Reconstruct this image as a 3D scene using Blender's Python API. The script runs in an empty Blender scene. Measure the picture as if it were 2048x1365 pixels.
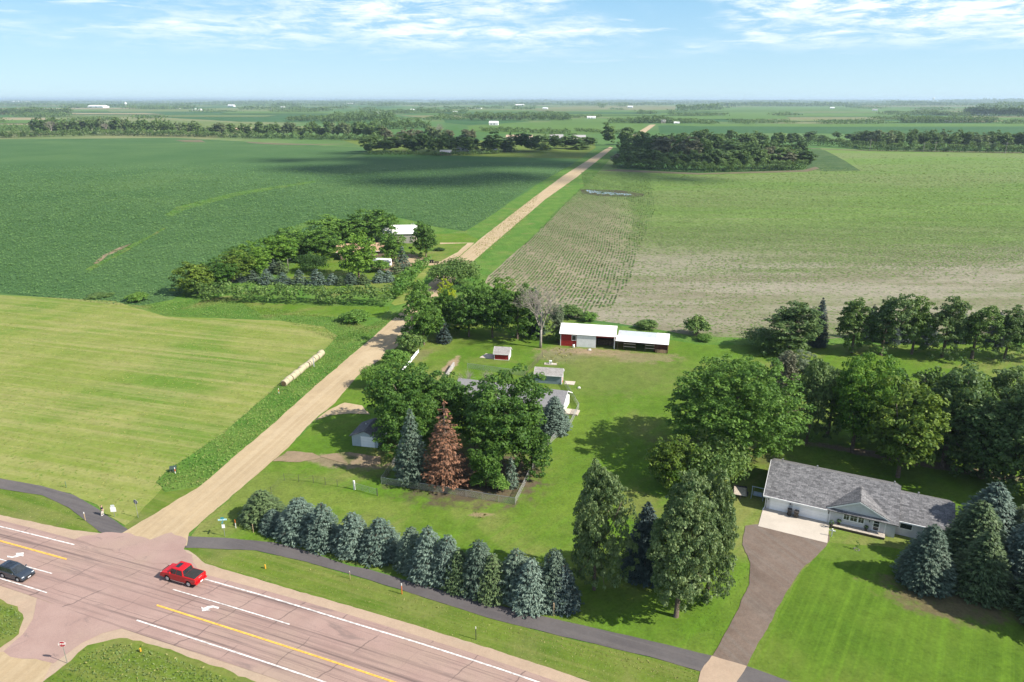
import bpy, bmesh, math, random
import numpy as np
from mathutils import Vector, Matrix, noise as mnoise
from mathutils.geometry import delaunay_2d_cdt

SC = bpy.context.scene
COL = SC.collection
R = math.radians
rng = np.random.default_rng(7)
random.seed(7)

# ------------------------------------------------------------------ camera, world, sun
CAM_H, FOC = 61.0, 1400.0                      # drone height (m), focal length in photo pixels (2048 wide)
PITCH = math.atan(483.5 / FOC)
SP, CP = math.sin(PITCH), math.cos(PITCH)
cd = bpy.data.cameras.new('camera'); cam = bpy.data.objects.new('camera', cd); COL.objects.link(cam)
cam.location = (0, 0, CAM_H); cam.rotation_euler = (math.pi / 2 - PITCH, 0, 0)
cd.sensor_width = 36; cd.lens = 36 * FOC / 2048; cd.clip_start = 1; cd.clip_end = 120000
SC.camera = cam

SUN_EL = 40.0
SUN_H = Vector((.93, -.36)).normalized()       # horizontal direction towards the sun
sd = bpy.data.lights.new('sun', 'SUN'); sd.energy = 5.0; sd.angle = R(.55); sd.color = (1, .93, .82)
sun = bpy.data.objects.new('sun', sd); COL.objects.link(sun)
sdir = Vector((SUN_H.x * math.cos(R(SUN_EL)), SUN_H.y * math.cos(R(SUN_EL)), math.sin(R(SUN_EL))))
sun.rotation_euler = sdir.to_track_quat('Z', 'Y').to_euler(); sun.location = sdir * 400

W = bpy.data.worlds.new('World'); SC.world = W; W.use_nodes = True
def build_world():
    nt = W.node_tree; nt.nodes.clear(); L = nt.links
    def n(t, **k):
        x = nt.nodes.new(t)
        for a, b in k.items(): setattr(x, a, b)
        return x
    def m(op, a, b=None, c=None):
        x = n('ShaderNodeMath', operation=op)
        for i, v in enumerate((a, b, c)):
            if v is None: continue
            if isinstance(v, (int, float)): x.inputs[i].default_value = v
            else: L.new(v, x.inputs[i])
        return x.outputs[0]
    out = n('ShaderNodeOutputWorld'); bg = n('ShaderNodeBackground'); bg.inputs[1].default_value = .079
    sky = n('ShaderNodeTexSky', sky_type='NISHITA', sun_disc=False)
    sky.sun_elevation = R(SUN_EL); sky.sun_rotation = math.atan2(SUN_H.x, SUN_H.y)
    sky.altitude = 500; sky.air_density = 1.0; sky.dust_density = .25; sky.ozone_density = 3.5
    tc = n('ShaderNodeTexCoord'); sep = n('ShaderNodeSeparateXYZ'); L.new(tc.outputs['Generated'], sep.inputs[0])
    az = m('ARCTAN2', sep.outputs[0], sep.outputs[1]); cmb = n('ShaderNodeCombineXYZ'); L.new(m('MULTIPLY', az, 10), cmb.inputs[0])
    el = m('POWER', m('MAXIMUM', sep.outputs[2], 0.0), .72); L.new(m('MULTIPLY', el, 17), cmb.inputs[1])
    def cloud(scale, sx, sy, loc, lo, hi, detail, rough=.62, dist=.35):
        mp = n('ShaderNodeMapping'); mp.inputs['Scale'].default_value = (sx, sy, 1); mp.inputs['Location'].default_value = loc
        L.new(cmb.outputs[0], mp.inputs[0])
        t = n('ShaderNodeTexNoise'); t.inputs['Scale'].default_value = scale; t.inputs['Detail'].default_value = detail
        t.inputs['Roughness'].default_value = rough; t.inputs['Distortion'].default_value = dist
        L.new(mp.outputs[0], t.inputs['Vector'])
        r = n('ShaderNodeMapRange', interpolation_type='SMOOTHSTEP'); r.inputs[1].default_value = lo; r.inputs[2].default_value = hi
        L.new(t.outputs[0], r.inputs[0]); return r.outputs[0]
    big = cloud(.30, 1, 1.3, (1.7, .6, 0), .34, .56, 3)
    fine = cloud(1.7, 1, 2.2, (3.2, 1.1, 0), .36, .66, 10, .68)
    whisp = cloud(.8, 1.0, 4.0, (8.1, 4.4, 0), .54, .76, 8, .62)
    right = n('ShaderNodeMapRange'); right.inputs[1].default_value = -.55; right.inputs[2].default_value = .3
    right.inputs[3].default_value = .35; right.inputs[4].default_value = 1; L.new(sep.outputs[0], right.inputs[0])
    elev = n('ShaderNodeMapRange', interpolation_type='SMOOTHSTEP'); elev.inputs[1].default_value = .045; elev.inputs[2].default_value = .085
    L.new(sep.outputs[2], elev.inputs[0])
    c1 = m('MULTIPLY', m('MULTIPLY', big, fine), m('MULTIPLY', elev.outputs[0], right.outputs[0]))
    elev2 = n('ShaderNodeMapRange', interpolation_type='SMOOTHSTEP'); elev2.inputs[1].default_value = .03; elev2.inputs[2].default_value = .09
    L.new(sep.outputs[2], elev2.inputs[0])
    c2 = m('MULTIPLY', m('MULTIPLY', whisp, elev2.outputs[0]), .75)
    cl = m('MINIMUM', m('ADD', m('MULTIPLY', c1, 1.25), c2), .93)
    mx = n('ShaderNodeMix', data_type='RGBA'); L.new(cl, mx.inputs[0])
    tn = n('ShaderNodeMix', data_type='RGBA', blend_type='MULTIPLY'); tn.inputs[0].default_value = 1
    L.new(sky.outputs[0], tn.inputs[6]); tn.inputs[7].default_value = (.84, .96, 1.10, 1); gr = n('ShaderNodeMapRange'); gr.inputs[1].default_value = 0; gr.inputs[2].default_value = .16; L.new(sep.outputs[2], gr.inputs[0])
    band = n('ShaderNodeMix', data_type='RGBA'); L.new(gr.outputs[0], band.inputs[0]); band.inputs[6].default_value = (4.6, 6.4, 7.3, 1); band.inputs[7].default_value = (2.1, 4.5, 6.6, 1)
    fd = n('ShaderNodeMapRange', interpolation_type='SMOOTHSTEP'); fd.inputs[1].default_value = .15; fd.inputs[2].default_value = .5; fd.inputs[3].default_value = .80; fd.inputs[4].default_value = 0; L.new(sep.outputs[2], fd.inputs[0])
    lo = n('ShaderNodeMix', data_type='RGBA'); L.new(fd.outputs[0], lo.inputs[0]); L.new(tn.outputs[2], lo.inputs[6]); L.new(band.outputs[2], lo.inputs[7]); L.new(lo.outputs[2], mx.inputs[6]); mx.inputs[7].default_value = (8.4, 8.8, 9.1, 1)
    L.new(mx.outputs[2], bg.inputs[0]); L.new(bg.outputs[0], out.inputs[0])
build_world()
vs = SC.view_settings; vs.view_transform = 'Standard'; vs.look = 'None'; vs.gamma = 1; vs.use_curve_mapping = False
SC.display_settings.display_device = 'sRGB'
vs.exposure = .85
cy = SC.cycles
cy.max_bounces = 5; cy.diffuse_bounces = 3; cy.glossy_bounces = 2; cy.transmission_bounces = 3; cy.transparent_max_bounces = 12
cy.volume_bounces = 0; cy.caustics_reflective = False; cy.caustics_refractive = False
cy.use_denoising = True

# ------------------------------------------------------------------ photo pixel -> ground
def at(px, py, z=0.0):
    v = (py - 682.5) / FOC; d = SP + v * CP; f = CP - v * SP; t = (CAM_H - z) / d
    return Vector(((px - 1024) / FOC * t, f * t, z))
def high(px, py, Y):
    """point on the vertical plane at distance Y"""
    v = (py - 682.5) / FOC; d = SP + v * CP; f = CP - v * SP; t = Y / f
    return Vector(((px - 1024) / FOC * t, Y, CAM_H - d * t))
def depth(P): return P.y * CP + (CAM_H - P.z) * SP
ORD = ['first', 'second', 'third', 'fourth', 'fifth', 'sixth', 'seventh', 'eighth', 'ninth', 'tenth', 'eleventh', 'twelfth',
       'thirteenth', 'fourteenth', 'fifteenth', 'sixteenth', 'seventeenth', 'eighteenth', 'nineteenth', 'twentieth']

# ------------------------------------------------------------------ materials
MATS = {}
class NT:
    def __init__(s, name):
        s.m = bpy.data.materials.new(name); s.m.use_nodes = True; s.t = s.m.node_tree; s.t.nodes.clear()
        s.out = s.n('ShaderNodeOutputMaterial')
        s.geo = None
    def n(s, t, **k):
        x = s.t.nodes.new(t)
        for a, b in k.items(): setattr(x, a, b)
        return x
    def l(s, a, b): s.t.links.new(a, b)
    def inp(s, sock, v):
        if hasattr(v, 'links'): s.l(v, sock)
        elif isinstance(v, (tuple, list)) and sock.type == 'RGBA': sock.default_value = tuple(v) + (1,) * (4 - len(v))
        else: sock.default_value = v
    def pos(s):
        if not s.geo: s.geo = s.n('ShaderNodeNewGeometry')
        return s.geo.outputs['Position']
    def obj(s): return s.n('ShaderNodeTexCoord').outputs['Object']
    def map(s, v, scale=(1, 1, 1), rot=0, loc=(0, 0, 0)):
        x = s.n('ShaderNodeMapping'); s.l(v, x.inputs[0]); x.inputs['Scale'].default_value = scale
        x.inputs['Rotation'].default_value = (0, 0, rot); x.inputs['Location'].default_value = loc; return x.outputs[0]
    def noise(s, v, scale, detail=3, rough=.55, dist=0):
        x = s.n('ShaderNodeTexNoise'); s.l(v, x.inputs['Vector']); x.inputs['Scale'].default_value = scale
        x.inputs['Detail'].default_value = detail; x.inputs['Roughness'].default_value = rough; x.inputs['Distortion'].default_value = dist
        return x.outputs[0]
    def ramp(s, v, a, b, c=0., d=1., smooth=True):
        x = s.n('ShaderNodeMapRange', interpolation_type='SMOOTHSTEP' if smooth else 'LINEAR'); s.l(v, x.inputs[0])
        for i, q in enumerate((a, b, c, d)): x.inputs[i + 1].default_value = q
        return x.outputs[0]
    def mix(s, f, a, b, bt='MIX'):
        x = s.n('ShaderNodeMix', data_type='RGBA', blend_type=bt); s.inp(x.inputs[0], f); s.inp(x.inputs[6], a); s.inp(x.inputs[7], b)
        return x.outputs[2]
    def math(s, op, a, b=0., c=None):
        x = s.n('ShaderNodeMath', operation=op); s.inp(x.inputs[0], a); s.inp(x.inputs[1], b)
        if c is not None: s.inp(x.inputs[2], c)
        return x.outputs[0]
    def bsdf(s, col, rough=.8, spec=.3, metal=0., normal=None, coat=0.):
        b = s.n('ShaderNodeBsdfPrincipled'); s.inp(b.inputs['Base Color'], col); s.inp(b.inputs['Roughness'], rough)
        s.inp(b.inputs['Metallic'], metal); b.inputs['Specular IOR Level'].default_value = spec
        if coat: b.inputs['Coat Weight'].default_value = coat; b.inputs['Coat Roughness'].default_value = .06
        if normal is not None: s.l(normal, b.inputs['Normal'])
        return b
    def bump(s, h, strength=.5, dist=.1):
        x = s.n('ShaderNodeBump'); s.l(h, x.inputs['Height']); x.inputs['Strength'].default_value = strength; x.inputs['Distance'].default_value = dist
        return x.outputs[0]
    def done(s, b): s.l(b.outputs[0], s.out.inputs[0]); return s.m

def plain(name, col, rough=.6, spec=.4, metal=0., var=.12, vs_=3.0, coat=0., bump=0.):
    """painted / plain surface with slight wear"""
    if name in MATS: return MATS[name]
    t = NT(name); o = t.obj(); f = t.noise(o, vs_, 5, .6)
    c = t.mix(t.ramp(f, .3, .7), tuple(x * (1 - var) for x in col), tuple(min(1, x * (1 + var)) for x in col))
    nm = t.bump(t.noise(o, vs_ * 6, 4), bump, .05) if bump else None
    MATS[name] = t.done(t.bsdf(c, rough, spec, metal, nm, coat)); return MATS[name]

def ground(name, a, b, c=None, s1=.06, s2=.02, cth=(.5, .7), fine=.5, finescale=1.6, bump=.6, bdist=.15, stretch=(1, 1, 1), rot=0,
           rows=None, streak=None, micro=None, patches=(), zones=(), mid=.9):
    t = NT(name); p = t.pos(); q = t.map(p, stretch, rot)
    col = t.mix(t.ramp(t.noise(q, s1, 6, .62), .32, .68), a, b)
    if c is not None: col = t.mix(t.ramp(t.noise(q, s2, 5, .6, .6), *cth), col, c)
    if streak:                                     # mowing / tillage streaks: (rot, period, colour, strength)
        w = t.map(p, (1, 1, 1), streak[0]); w2 = t.map(w, (.012, 1.0 / streak[1], 1))
        col = t.mix(t.math('MULTIPLY', t.ramp(t.noise(w2, 1.0, 4, .65), .42, .66), streak[3]), col, streak[2])
    h = t.noise(p, finescale, 4, .7)
    if mid: h = t.math('ADD', h, t.math('MULTIPLY', t.math('SUBTRACT', t.noise(p, finescale * .22, 5, .7, .6), .5), mid))
    if zones:                                      # broad soft bands of a field: (near y, far y, wobble, colour, patch scale, patch lo, patch hi)
        sy = t.n('ShaderNodeSeparateXYZ'); t.l(p, sy.inputs[0])
        for y0, y1, wobz, colz, ps, lo, hi in zones:
            yy = t.math('ADD', sy.outputs[1], t.math('MULTIPLY', t.math('SUBTRACT', t.noise(q, .012, 3), .5), wobz))
            f = t.math('MULTIPLY', t.ramp(yy, y0 - 25, y0 + 10), t.ramp(yy, y1 - 20, y1 + 60, 1, 0))
            col = t.mix(t.math('MULTIPLY', f, t.ramp(t.noise(q, ps, 6, .65), lo, hi)), col, colz)
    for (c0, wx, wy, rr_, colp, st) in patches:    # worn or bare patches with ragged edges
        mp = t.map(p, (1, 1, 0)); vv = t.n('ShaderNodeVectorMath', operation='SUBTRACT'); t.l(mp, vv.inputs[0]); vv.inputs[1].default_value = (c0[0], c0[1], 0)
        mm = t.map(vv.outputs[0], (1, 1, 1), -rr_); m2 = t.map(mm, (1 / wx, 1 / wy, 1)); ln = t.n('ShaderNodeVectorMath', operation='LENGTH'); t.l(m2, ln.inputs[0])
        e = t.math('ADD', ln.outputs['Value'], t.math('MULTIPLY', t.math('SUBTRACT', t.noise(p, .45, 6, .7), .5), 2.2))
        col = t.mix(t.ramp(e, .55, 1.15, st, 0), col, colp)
    if rows:                                       # crop rows: (rot, period, soil colour, strength, warp, patch scale)
        w = t.map(p, (1, 1, 1), rows[0])
        sx = t.n('ShaderNodeSeparateXYZ'); t.l(w, sx.inputs[0])
        wob = t.math('MULTIPLY', t.noise(p, .05, 2), rows[4])
        sn = t.math('SINE', t.math('MULTIPLY', t.math('ADD', sx.outputs[1], wob), 2 * math.pi / rows[1]))
        rr = t.math('MULTIPLY', t.ramp(sn, -.2, .6), t.math('MULTIPLY', t.ramp(t.noise(p, rows[5], 4, .6), .38, .62, .25, 1), rows[3]))
        col = t.mix(rr, col, rows[2])
    br = t.math('ADD', 1 - fine * .5, t.math('MULTIPLY', h, fine))
    x = t.n('ShaderNodeMix', data_type='RGBA', blend_type='MULTIPLY'); x.inputs[0].default_value = 1; t.l(col, x.inputs[6])
    cb = t.n('ShaderNodeCombineXYZ')
    for i in range(3): t.l(br, cb.inputs[i])
    t.l(cb.outputs[0], x.inputs[7]); col = x.outputs[2]
    if micro: col = t.mix(t.ramp(t.noise(p, micro[0], 3, .7), micro[1], micro[2]), col, micro[3])
    nm = t.bump(h, bump, bdist)
    return t.done(t.bsdf(col, .95, .1, 0, nm))

def foliage(name, dark, light, trans=.28, rough=.6):
    if name in MATS: return MATS[name]
    dark = tuple(min(1, x * 1.45) for x in dark); light = tuple(min(1, x * 1.55) for x in light)
    t = NT(name); a = t.n('ShaderNodeAttribute', attribute_name='tint', attribute_type='GEOMETRY')
    oi = t.n('ShaderNodeObjectInfo')
    f = t.math('ADD', a.outputs['Fac'], t.math('MULTIPLY', t.math('SUBTRACT', oi.outputs['Random'], .5), .35))
    c = t.mix(t.ramp(f, 0, 1, 0, 1, False), dark, light)
    b = t.bsdf(c, rough, .25)
    tr = t.n('ShaderNodeBsdfTranslucent'); t.l(t.mix(.5, c, (light[0] * 1.5, light[1] * 1.5, light[2] * .8)), tr.inputs[0])
    mx = t.n('ShaderNodeMixShader'); mx.inputs[0].default_value = trans
    t.l(b.outputs[0], mx.inputs[1]); t.l(tr.outputs[0], mx.inputs[2])
    MATS[name] = t.done(mx); return MATS[name]

# ------------------------------------------------------------------ object helpers
def tag(o, label=None, cat=None, group=None, kind=None):
    if label: o['label'] = label
    if cat: o['category'] = cat
    if group: o['group'] = group
    if kind: o['kind'] = kind
    return o
def thing(name, P, rz=0., label=None, cat=None, group=None):
    o = bpy.data.objects.new(name, None); COL.objects.link(o); o.empty_display_size = .5
    o.location = P; o.rotation_euler = (0, 0, rz)
    return tag(o, label, cat, group)

class MB:
    """collects shapes and links them as one mesh object"""
    def __init__(s): s.v = []; s.f = []; s.mi = []; s.k = 0
    def add(s, vs, fs, M=None):
        o = len(s.v)
        s.v += [tuple(M @ Vector(v)) if M else tuple(v) for v in vs]
        s.f += [tuple(i + o for i in f) for f in fs]; s.mi += [s.k] * len(fs); return s
    def box(s, x0, x1, y0, y1, z0, z1, M=None):
        return s.add([(x0, y0, z0), (x1, y0, z0), (x1, y1, z0), (x0, y1, z0), (x0, y0, z1), (x1, y0, z1), (x1, y1, z1), (x0, y1, z1)],
                     [(0, 3, 2, 1), (4, 5, 6, 7), (0, 1, 5, 4), (1, 2, 6, 5), (2, 3, 7, 6), (3, 0, 4, 7)], M)
    def hexa(s, b, t): return s.add(list(b) + list(t), [(0, 3, 2, 1), (4, 5, 6, 7), (0, 1, 5, 4), (1, 2, 6, 5), (2, 3, 7, 6), (3, 0, 4, 7)])
    def prism(s, poly, y0, y1, M=None):
        """poly in the x-z plane, extruded along y"""
        n = len(poly); vs = [(p[0], y0, p[1]) for p in poly] + [(p[0], y1, p[1]) for p in poly]
        fs = [tuple(range(n)), tuple(range(2 * n - 1, n - 1, -1))] + [(i, i + n, (i + 1) % n + n, (i + 1) % n) for i in range(n)]
        return s.add(vs, fs, M)
    def prism_yz(s, poly, x0, x1):
        n = len(poly); vs = [(x0, p[0], p[1]) for p in poly] + [(x1, p[0], p[1]) for p in poly]
        fs = [tuple(range(n))[::-1], tuple(range(n, 2 * n))] + [(i, (i + 1) % n, (i + 1) % n + n, i + n) for i in range(n)]
        return s.add(vs, fs)
    def slab(s, q, th):
        """thin slab under the quad q"""
        q = [Vector(p) for p in q]; nn = (q[1] - q[0]).cross(q[3] - q[0]).normalized() * th
        return s.hexa([p - nn for p in q], q)
    def tube(s, pts, rad, n=6, cap=True):
        o = len(s.v); pts = [Vector(p) for p in pts]; m = len(pts)
        if not hasattr(rad, '__len__'): rad = [rad] * m
        for i, p in enumerate(pts):
            d = (pts[min(i + 1, m - 1)] - pts[max(i - 1, 0)]).normalized()
            a = d.cross(Vector((0, 0, 1)) if abs(d.z) < .9 else Vector((1, 0, 0))).normalized(); b = d.cross(a)
            for k in range(n):
                w = 2 * math.pi * k / n; s.v.append(tuple(p + (a * math.cos(w) + b * math.sin(w)) * rad[i]))
        for i in range(m - 1):
            for k in range(n):
                s.f.append((o + i * n + k, o + i * n + (k + 1) % n, o + (i + 1) * n + (k + 1) % n, o + (i + 1) * n + k)); s.mi.append(s.k)
        if cap:
            s.f += [tuple(range(o, o + n)), tuple(range(o + (m - 1) * n, o + m * n))[::-1]]; s.mi += [s.k] * 2
        return s
    def mesh(s, name, mats, smooth=False):
        me = bpy.data.meshes.new(name); me.from_pydata(s.v, [], s.f)
        for m in (mats if isinstance(mats, (list, tuple)) else [mats]): me.materials.append(m)
        me.polygons.foreach_set('material_index', s.mi)
        bm = bmesh.new(); bm.from_mesh(me); bmesh.ops.recalc_face_normals(bm, faces=bm.faces); bm.to_mesh(me); bm.free()
        if smooth: me.polygons.foreach_set('use_smooth', [True] * len(me.polygons))
        return me
    def build(s, name, mats, parent=None, smooth=False, bevel=0.):
        o = bpy.data.objects.new(name, s.mesh(name, mats, smooth)); COL.objects.link(o)
        if parent: o.parent = parent
        if bevel:
            b = o.modifiers.new('bevel', 'BEVEL'); b.width = bevel; b.segments = 2; b.limit_method = 'ANGLE'; b.angle_limit = R(35)
        return o

# ------------------------------------------------------------------ ground sheets
def refine(pts, step, jit, seed):
    out = []; n = len(pts)
    for i in range(n):
        a, b = pts[i], pts[(i + 1) % n]; L = (b - a).length; st = step * max(1, (a.y + b.y) / 2 / 90); k = max(1, min(80, int(L / st)))
        d = (b - a).normalized() if L > 1e-6 else Vector((1, 0, 0)); nn = Vector((-d.y, d.x, 0))
        for j in range(k):
            p = a.lerp(b, j / k)
            if jit:
                f = 1. / (step * 2.2)
                w = mnoise.noise(Vector((p.x * f, p.y * f, seed * 7.3))) + .6 * mnoise.noise(Vector((p.x * f * 2.7, p.y * f * 2.7, seed * 3.1)))
                p = p + nn * (jit * w)
            out.append(p)
    return out
def smooth_poly(pts, it=1):
    for _ in range(it):
        q = []
        for i in range(len(pts)):
            a, b = pts[i], pts[(i + 1) % len(pts)]; q += [a * .8 + b * .2, a * .2 + b * .8]
        pts = q
    return pts
SHEETN = 0
def sheet(name, pix, z, m, jit=0., step=1.5, world=False, kind='structure', sm=0):
    """a flat sheet laid on the ground; pix are photo pixels of its outline"""
    global SHEETN; SHEETN += 1
    pts = [Vector((p[0], p[1], 0)) for p in pix] if world else [at(*p) for p in pix]
    if sm: pts = smooth_poly(pts, sm)
    pts = refine(pts, step, jit, SHEETN)
    n = len(pts); c0 = sum(pts, Vector()) / n
    V, _, F, *_r = delaunay_2d_cdt([(p - c0).to_2d() for p in pts], [(i, (i + 1) % n) for i in range(n)], [], 1, 1e-4)
    me = bpy.data.meshes.new(name); me.from_pydata([(v.x + c0.x, v.y + c0.y, z) for v in V], [], [tuple(f) for f in F]); me.materials.append(m)
    o = bpy.data.objects.new(name, me); COL.objects.link(o); o['kind'] = kind
    return o

def inside(pts, X, Y):
    c = np.zeros(len(X), bool); n = len(pts)
    for i in range(n):
        x1, y1 = pts[i][0], pts[i][1]; x2, y2 = pts[(i + 1) % n][0], pts[(i + 1) % n][1]
        if y1 == y2: continue
        c ^= ((y1 > Y) != (y2 > Y)) & (X < (x2 - x1) * (Y - y1) / (y2 - y1) + x1)
    return c
def scatter(poly, n):
    P = np.array([(p[0], p[1]) for p in poly]); lo, hi = P.min(0), P.max(0)
    X = rng.uniform(lo[0], hi[0], n); Y = rng.uniform(lo[1], hi[1], n); k = inside(poly, X, Y)
    return X[k], Y[k]

# ------------------------------------------------------------------ leaf-card meshes
def unit(v): return v / np.maximum(np.linalg.norm(v, axis=-1, keepdims=True), 1e-9)
def rdir(n): return unit(rng.normal(size=(n, 3)))
def leafmesh(name, C, N, S, T, asp=.6, mat=None, along=None, M=None):
    """rhombic leaf cards: centres, normals, half-lengths, tints"""
    n = len(C); N = unit(N)
    a = rdir(n) if along is None else along
    t = unit(a - N * np.sum(a * N, 1, keepdims=True)); b = np.cross(N, t); s = S[:, None]
    V = np.stack([C - t * s, C + b * s * asp - t * s * .1, C + t * s, C - b * s * asp - t * s * .1], 1).reshape(-1, 3)
    me = bpy.data.meshes.new(name); me.vertices.add(n * 4); me.vertices.foreach_set('co', V.astype(np.float32).ravel())
    me.loops.add(n * 4); me.loops.foreach_set('vertex_index', np.arange(n * 4, dtype=np.int32))
    me.polygons.add(n); me.polygons.foreach_set('loop_start', np.arange(0, n * 4, 4, dtype=np.int32))
    at_ = me.attributes.new('tint', 'FLOAT', 'POINT'); at_.data.foreach_set('value', np.repeat(np.clip(T, 0, 1), 4).astype(np.float32))
    me.update(calc_edges=True)
    if mat: me.materials.append(mat)
    return me

def clump_leaves(cc, cr, per, size, up=.35, flat=.85, jitter=.6):
    """leaves over a set of clump balls"""
    k = len(cc); D = rdir(k * per); I = np.repeat(np.arange(k), per)
    D[:, 2] = np.where(D[:, 2] < -.35, -D[:, 2] * .7, D[:, 2]); D = unit(D)
    rad = cr[I] * (.55 + .5 * np.sqrt(rng.random(k * per)))
    C = cc[I] + D * rad[:, None] * np.array([1, 1, flat])
    N = unit(D * .8 + np.array([0, 0, up]) + rdir(k * per) * jitter)
    S = size * rng.uniform(.65, 1.35, k * per)
    T = .45 + rng.normal(0, .16, k)[I] + rng.normal(0, .2, k * per)
    return C, N, S, T

def envelope_clumps(k, rx, rz, zc, shell=(.5, .93), low=-.8, lobes=9, lobe_amp=.28, shape=None):
    ld = rdir(lobes); la = rng.uniform(-lobe_amp, lobe_amp, lobes)
    out = []
    while len(out) < k:
        d = rdir(1)[0]
        if d[2] < low: continue
        f = 1 + sum(a * max(0, float(d @ q)) ** 3 for a, q in zip(la, ld))
        r = rng.uniform(*shell) if rng.random() < .8 else rng.uniform(.15, shell[0])
        p = d * r * f * np.array([rx, rx, rz])
        if shape is not None: p[:2] *= shape(p[2] / rz)
        p[2] += zc; out.append(p)
    return np.array(out)

def limbs(mb, h, r0, tops, rmin=.05, lean=.3, n=7):
    """trunk with limbs to chosen points"""
    pts = [(rng.normal(0, lean * .15) * i, rng.normal(0, lean * .15) * i, h * i / 4) for i in range(5)]
    mb.tube([(0, 0, -.15)] + pts, [r0 * 1.5] + [r0 * (1 - .17 * i) for i in range(5)], n)
    for t in tops:
        t = Vector(t); i = rng.integers(2, 5); a = Vector(pts[i]); mid = a.lerp(t, .5) + Vector((0, 0, -.12 * (t - a).length))
        rr = r0 * (1 - .17 * i) * .6
        mb.tube([a, mid, a.lerp(t, .95)], [rr, rr * .6, rmin], 5)

def fat(u, k=.25): return 1. if u >= 0 else min(1.9, 1 / math.sqrt(max(.05, 1 - u * u))) * (1 - k * u * u)
CROWN, TRUNK = {}, {}
BARK = plain('bark', (.13, .10, .08), .95, .1, 0, .35, 4)
BARKG = plain('pale_bark', (.30, .27, .24), .95, .1, 0, .3, 3)
def crown_dims(me):
    c = np.empty(len(me.vertices) * 3, np.float32); me.vertices.foreach_get('co', c); c = c.reshape(-1, 3)
    r = np.percentile(np.hypot(c[:, 0], c[:, 1]), 97); return 2 * r, float(np.percentile(c[:, 2], 99.9))
DIMS = {}
def register(kind, crown, mb, bark=None):
    CROWN.setdefault(kind, []).append(crown); TRUNK.setdefault(kind, []).append(mb.mesh('trunk', bark or BARK, True))
    DIMS.setdefault(kind, []).append(crown_dims(crown))

def make_broad(kind, h, w, clumps, per, size, trunk_h=.25, crr=(.13, .2), up=.35, lobe=.28, shape=None, low=-.8, bark=None, r0=None, jitter=.6):
    rz = h * (1 - trunk_h) / 2; zc = h - rz; rx = w / 2
    k = envelope_clumps(clumps, rx * .88, rz * .9, zc, low=low, lobe_amp=lobe, shape=shape)
    cr = rng.uniform(*crr, clumps) * (rx + rz) * .5 * 1.25
    C, N, S, T = clump_leaves(k, cr, per, size, up, jitter=jitter)
    keep = C[:, 2] > h * trunk_h * .5
    me = leafmesh('crown', C[keep], N[keep], S[keep], T[keep], .62)
    mb = MB(); limbs(mb, h * .62, r0 or h * .022, k[rng.permutation(clumps)[:12]])
    register(kind, me, mb, bark)

def make_spruce(kind, h, w, dens=1., size=.27, sparse=0., tiers=None, base=.03, power=.78, droop=.18, puffs=9):
    C, N, S, T, A = [], [], [], [], []
    mb = MB(); mb.tube([(0, 0, -.15), (0, 0, h * .5), (0, 0, h * .97)], [w * .045, w * .03, .02], 7)
    tiers = tiers or int(h / .42); rm = w / 2
    for ti in range(tiers):
        f = (ti + rng.uniform(-.25, .25)) / tiers; f = max(0, min(.985, f)); z0 = h * (base + (1 - base) * f)
        r = rm * (1 - f) ** power * (1.0 if f > .12 else .82 + 1.5 * f) + .12
        nb = max(4, int(2 * math.pi * r / .62 * dens)); ph = rng.uniform(0, 6.28)
        for bi in range(nb):
            if rng.random() < sparse: continue
            az = ph + 2 * math.pi * (bi + rng.uniform(-.35, .35)) / nb; L = r * rng.uniform(.78, 1.12)
            d = np.array([math.cos(az), math.sin(az), 0]); side = np.array([-d[1], d[0], 0])
            tb = rng.normal(0, .14)
            if rng.random() < .25 or sparse: mb.tube([(0, 0, z0), tuple(d * L * .6 + np.array([0, 0, z0 - droop * L * .4])), tuple(d * L * .92 + np.array([0, 0, z0 - droop * L * .6]))], [.04, .025, .012], 4, False)
            n = max(4, int(puffs * (.5 + .5 * L / rm)))
            s = 1 - (1 - .30) * rng.random(n) ** 1.3; wv = (1.12 - s) * .55 + .1
            lat = rng.uniform(-1, 1, n) * wv * min(L, 1.6) * .75
            zz = z0 - droop * L * np.sin(s * 2.4) * 1.0 + rng.normal(0, .07, n) + .10 * s * L * .5
            p = d[None] * (s * L)[:, None] + side[None] * lat[:, None]; p[:, 2] = zz
            C.append(p); nn = d[None] * .42 + np.array([[0, 0, .85]]) + rdir(n) * .5; N.append(nn)
            A.append(unit(d[None] + side[None] * (lat / max(L, .3))[:, None] * 1.6 + np.array([[0, 0, -.05]]) + rdir(n) * .45))
            S.append(size * rng.uniform(.75, 1.4, n)); T.append(.34 + tb + .22 * s + rng.normal(0, .15, n))
    C.append(np.array([[0, 0, h * .985], [0, 0, h * .96]])); N.append(np.array([[1., 0, .2], [0, 1., .2]])); A.append(np.array([[0, 0, 1.]] * 2)); S.append(np.array([size * 1.3] * 2)); T.append(np.array([.6, .6]))
    me = leafmesh('crown', np.concatenate(C), np.concatenate(N), np.concatenate(S), np.concatenate(T), .42, along=np.concatenate(A))
    register(kind, me, mb, BARK)

def make_bush(kind, h, w, clumps, per, size, jitter=.6):
    k = envelope_clumps(clumps, w * .42, h * .5, h * .45, shell=(.45, .9), low=-.5, lobe_amp=.35)
    cr = rng.uniform(.14, .24, clumps) * w * .62
    C, N, S, T = clump_leaves(k, cr, per, size, .4, jitter=jitter); keep = C[:, 2] > .02
    me = leafmesh('crown', C[keep], N[keep], S[keep], T[keep], .6)
    mb = MB()
    for i in range(6): t = k[rng.integers(clumps)]; mb.tube([(0, 0, -.1), tuple(t * .5), tuple(t)], [.06, .04, .015], 4)
    register(kind, me, mb)

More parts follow.
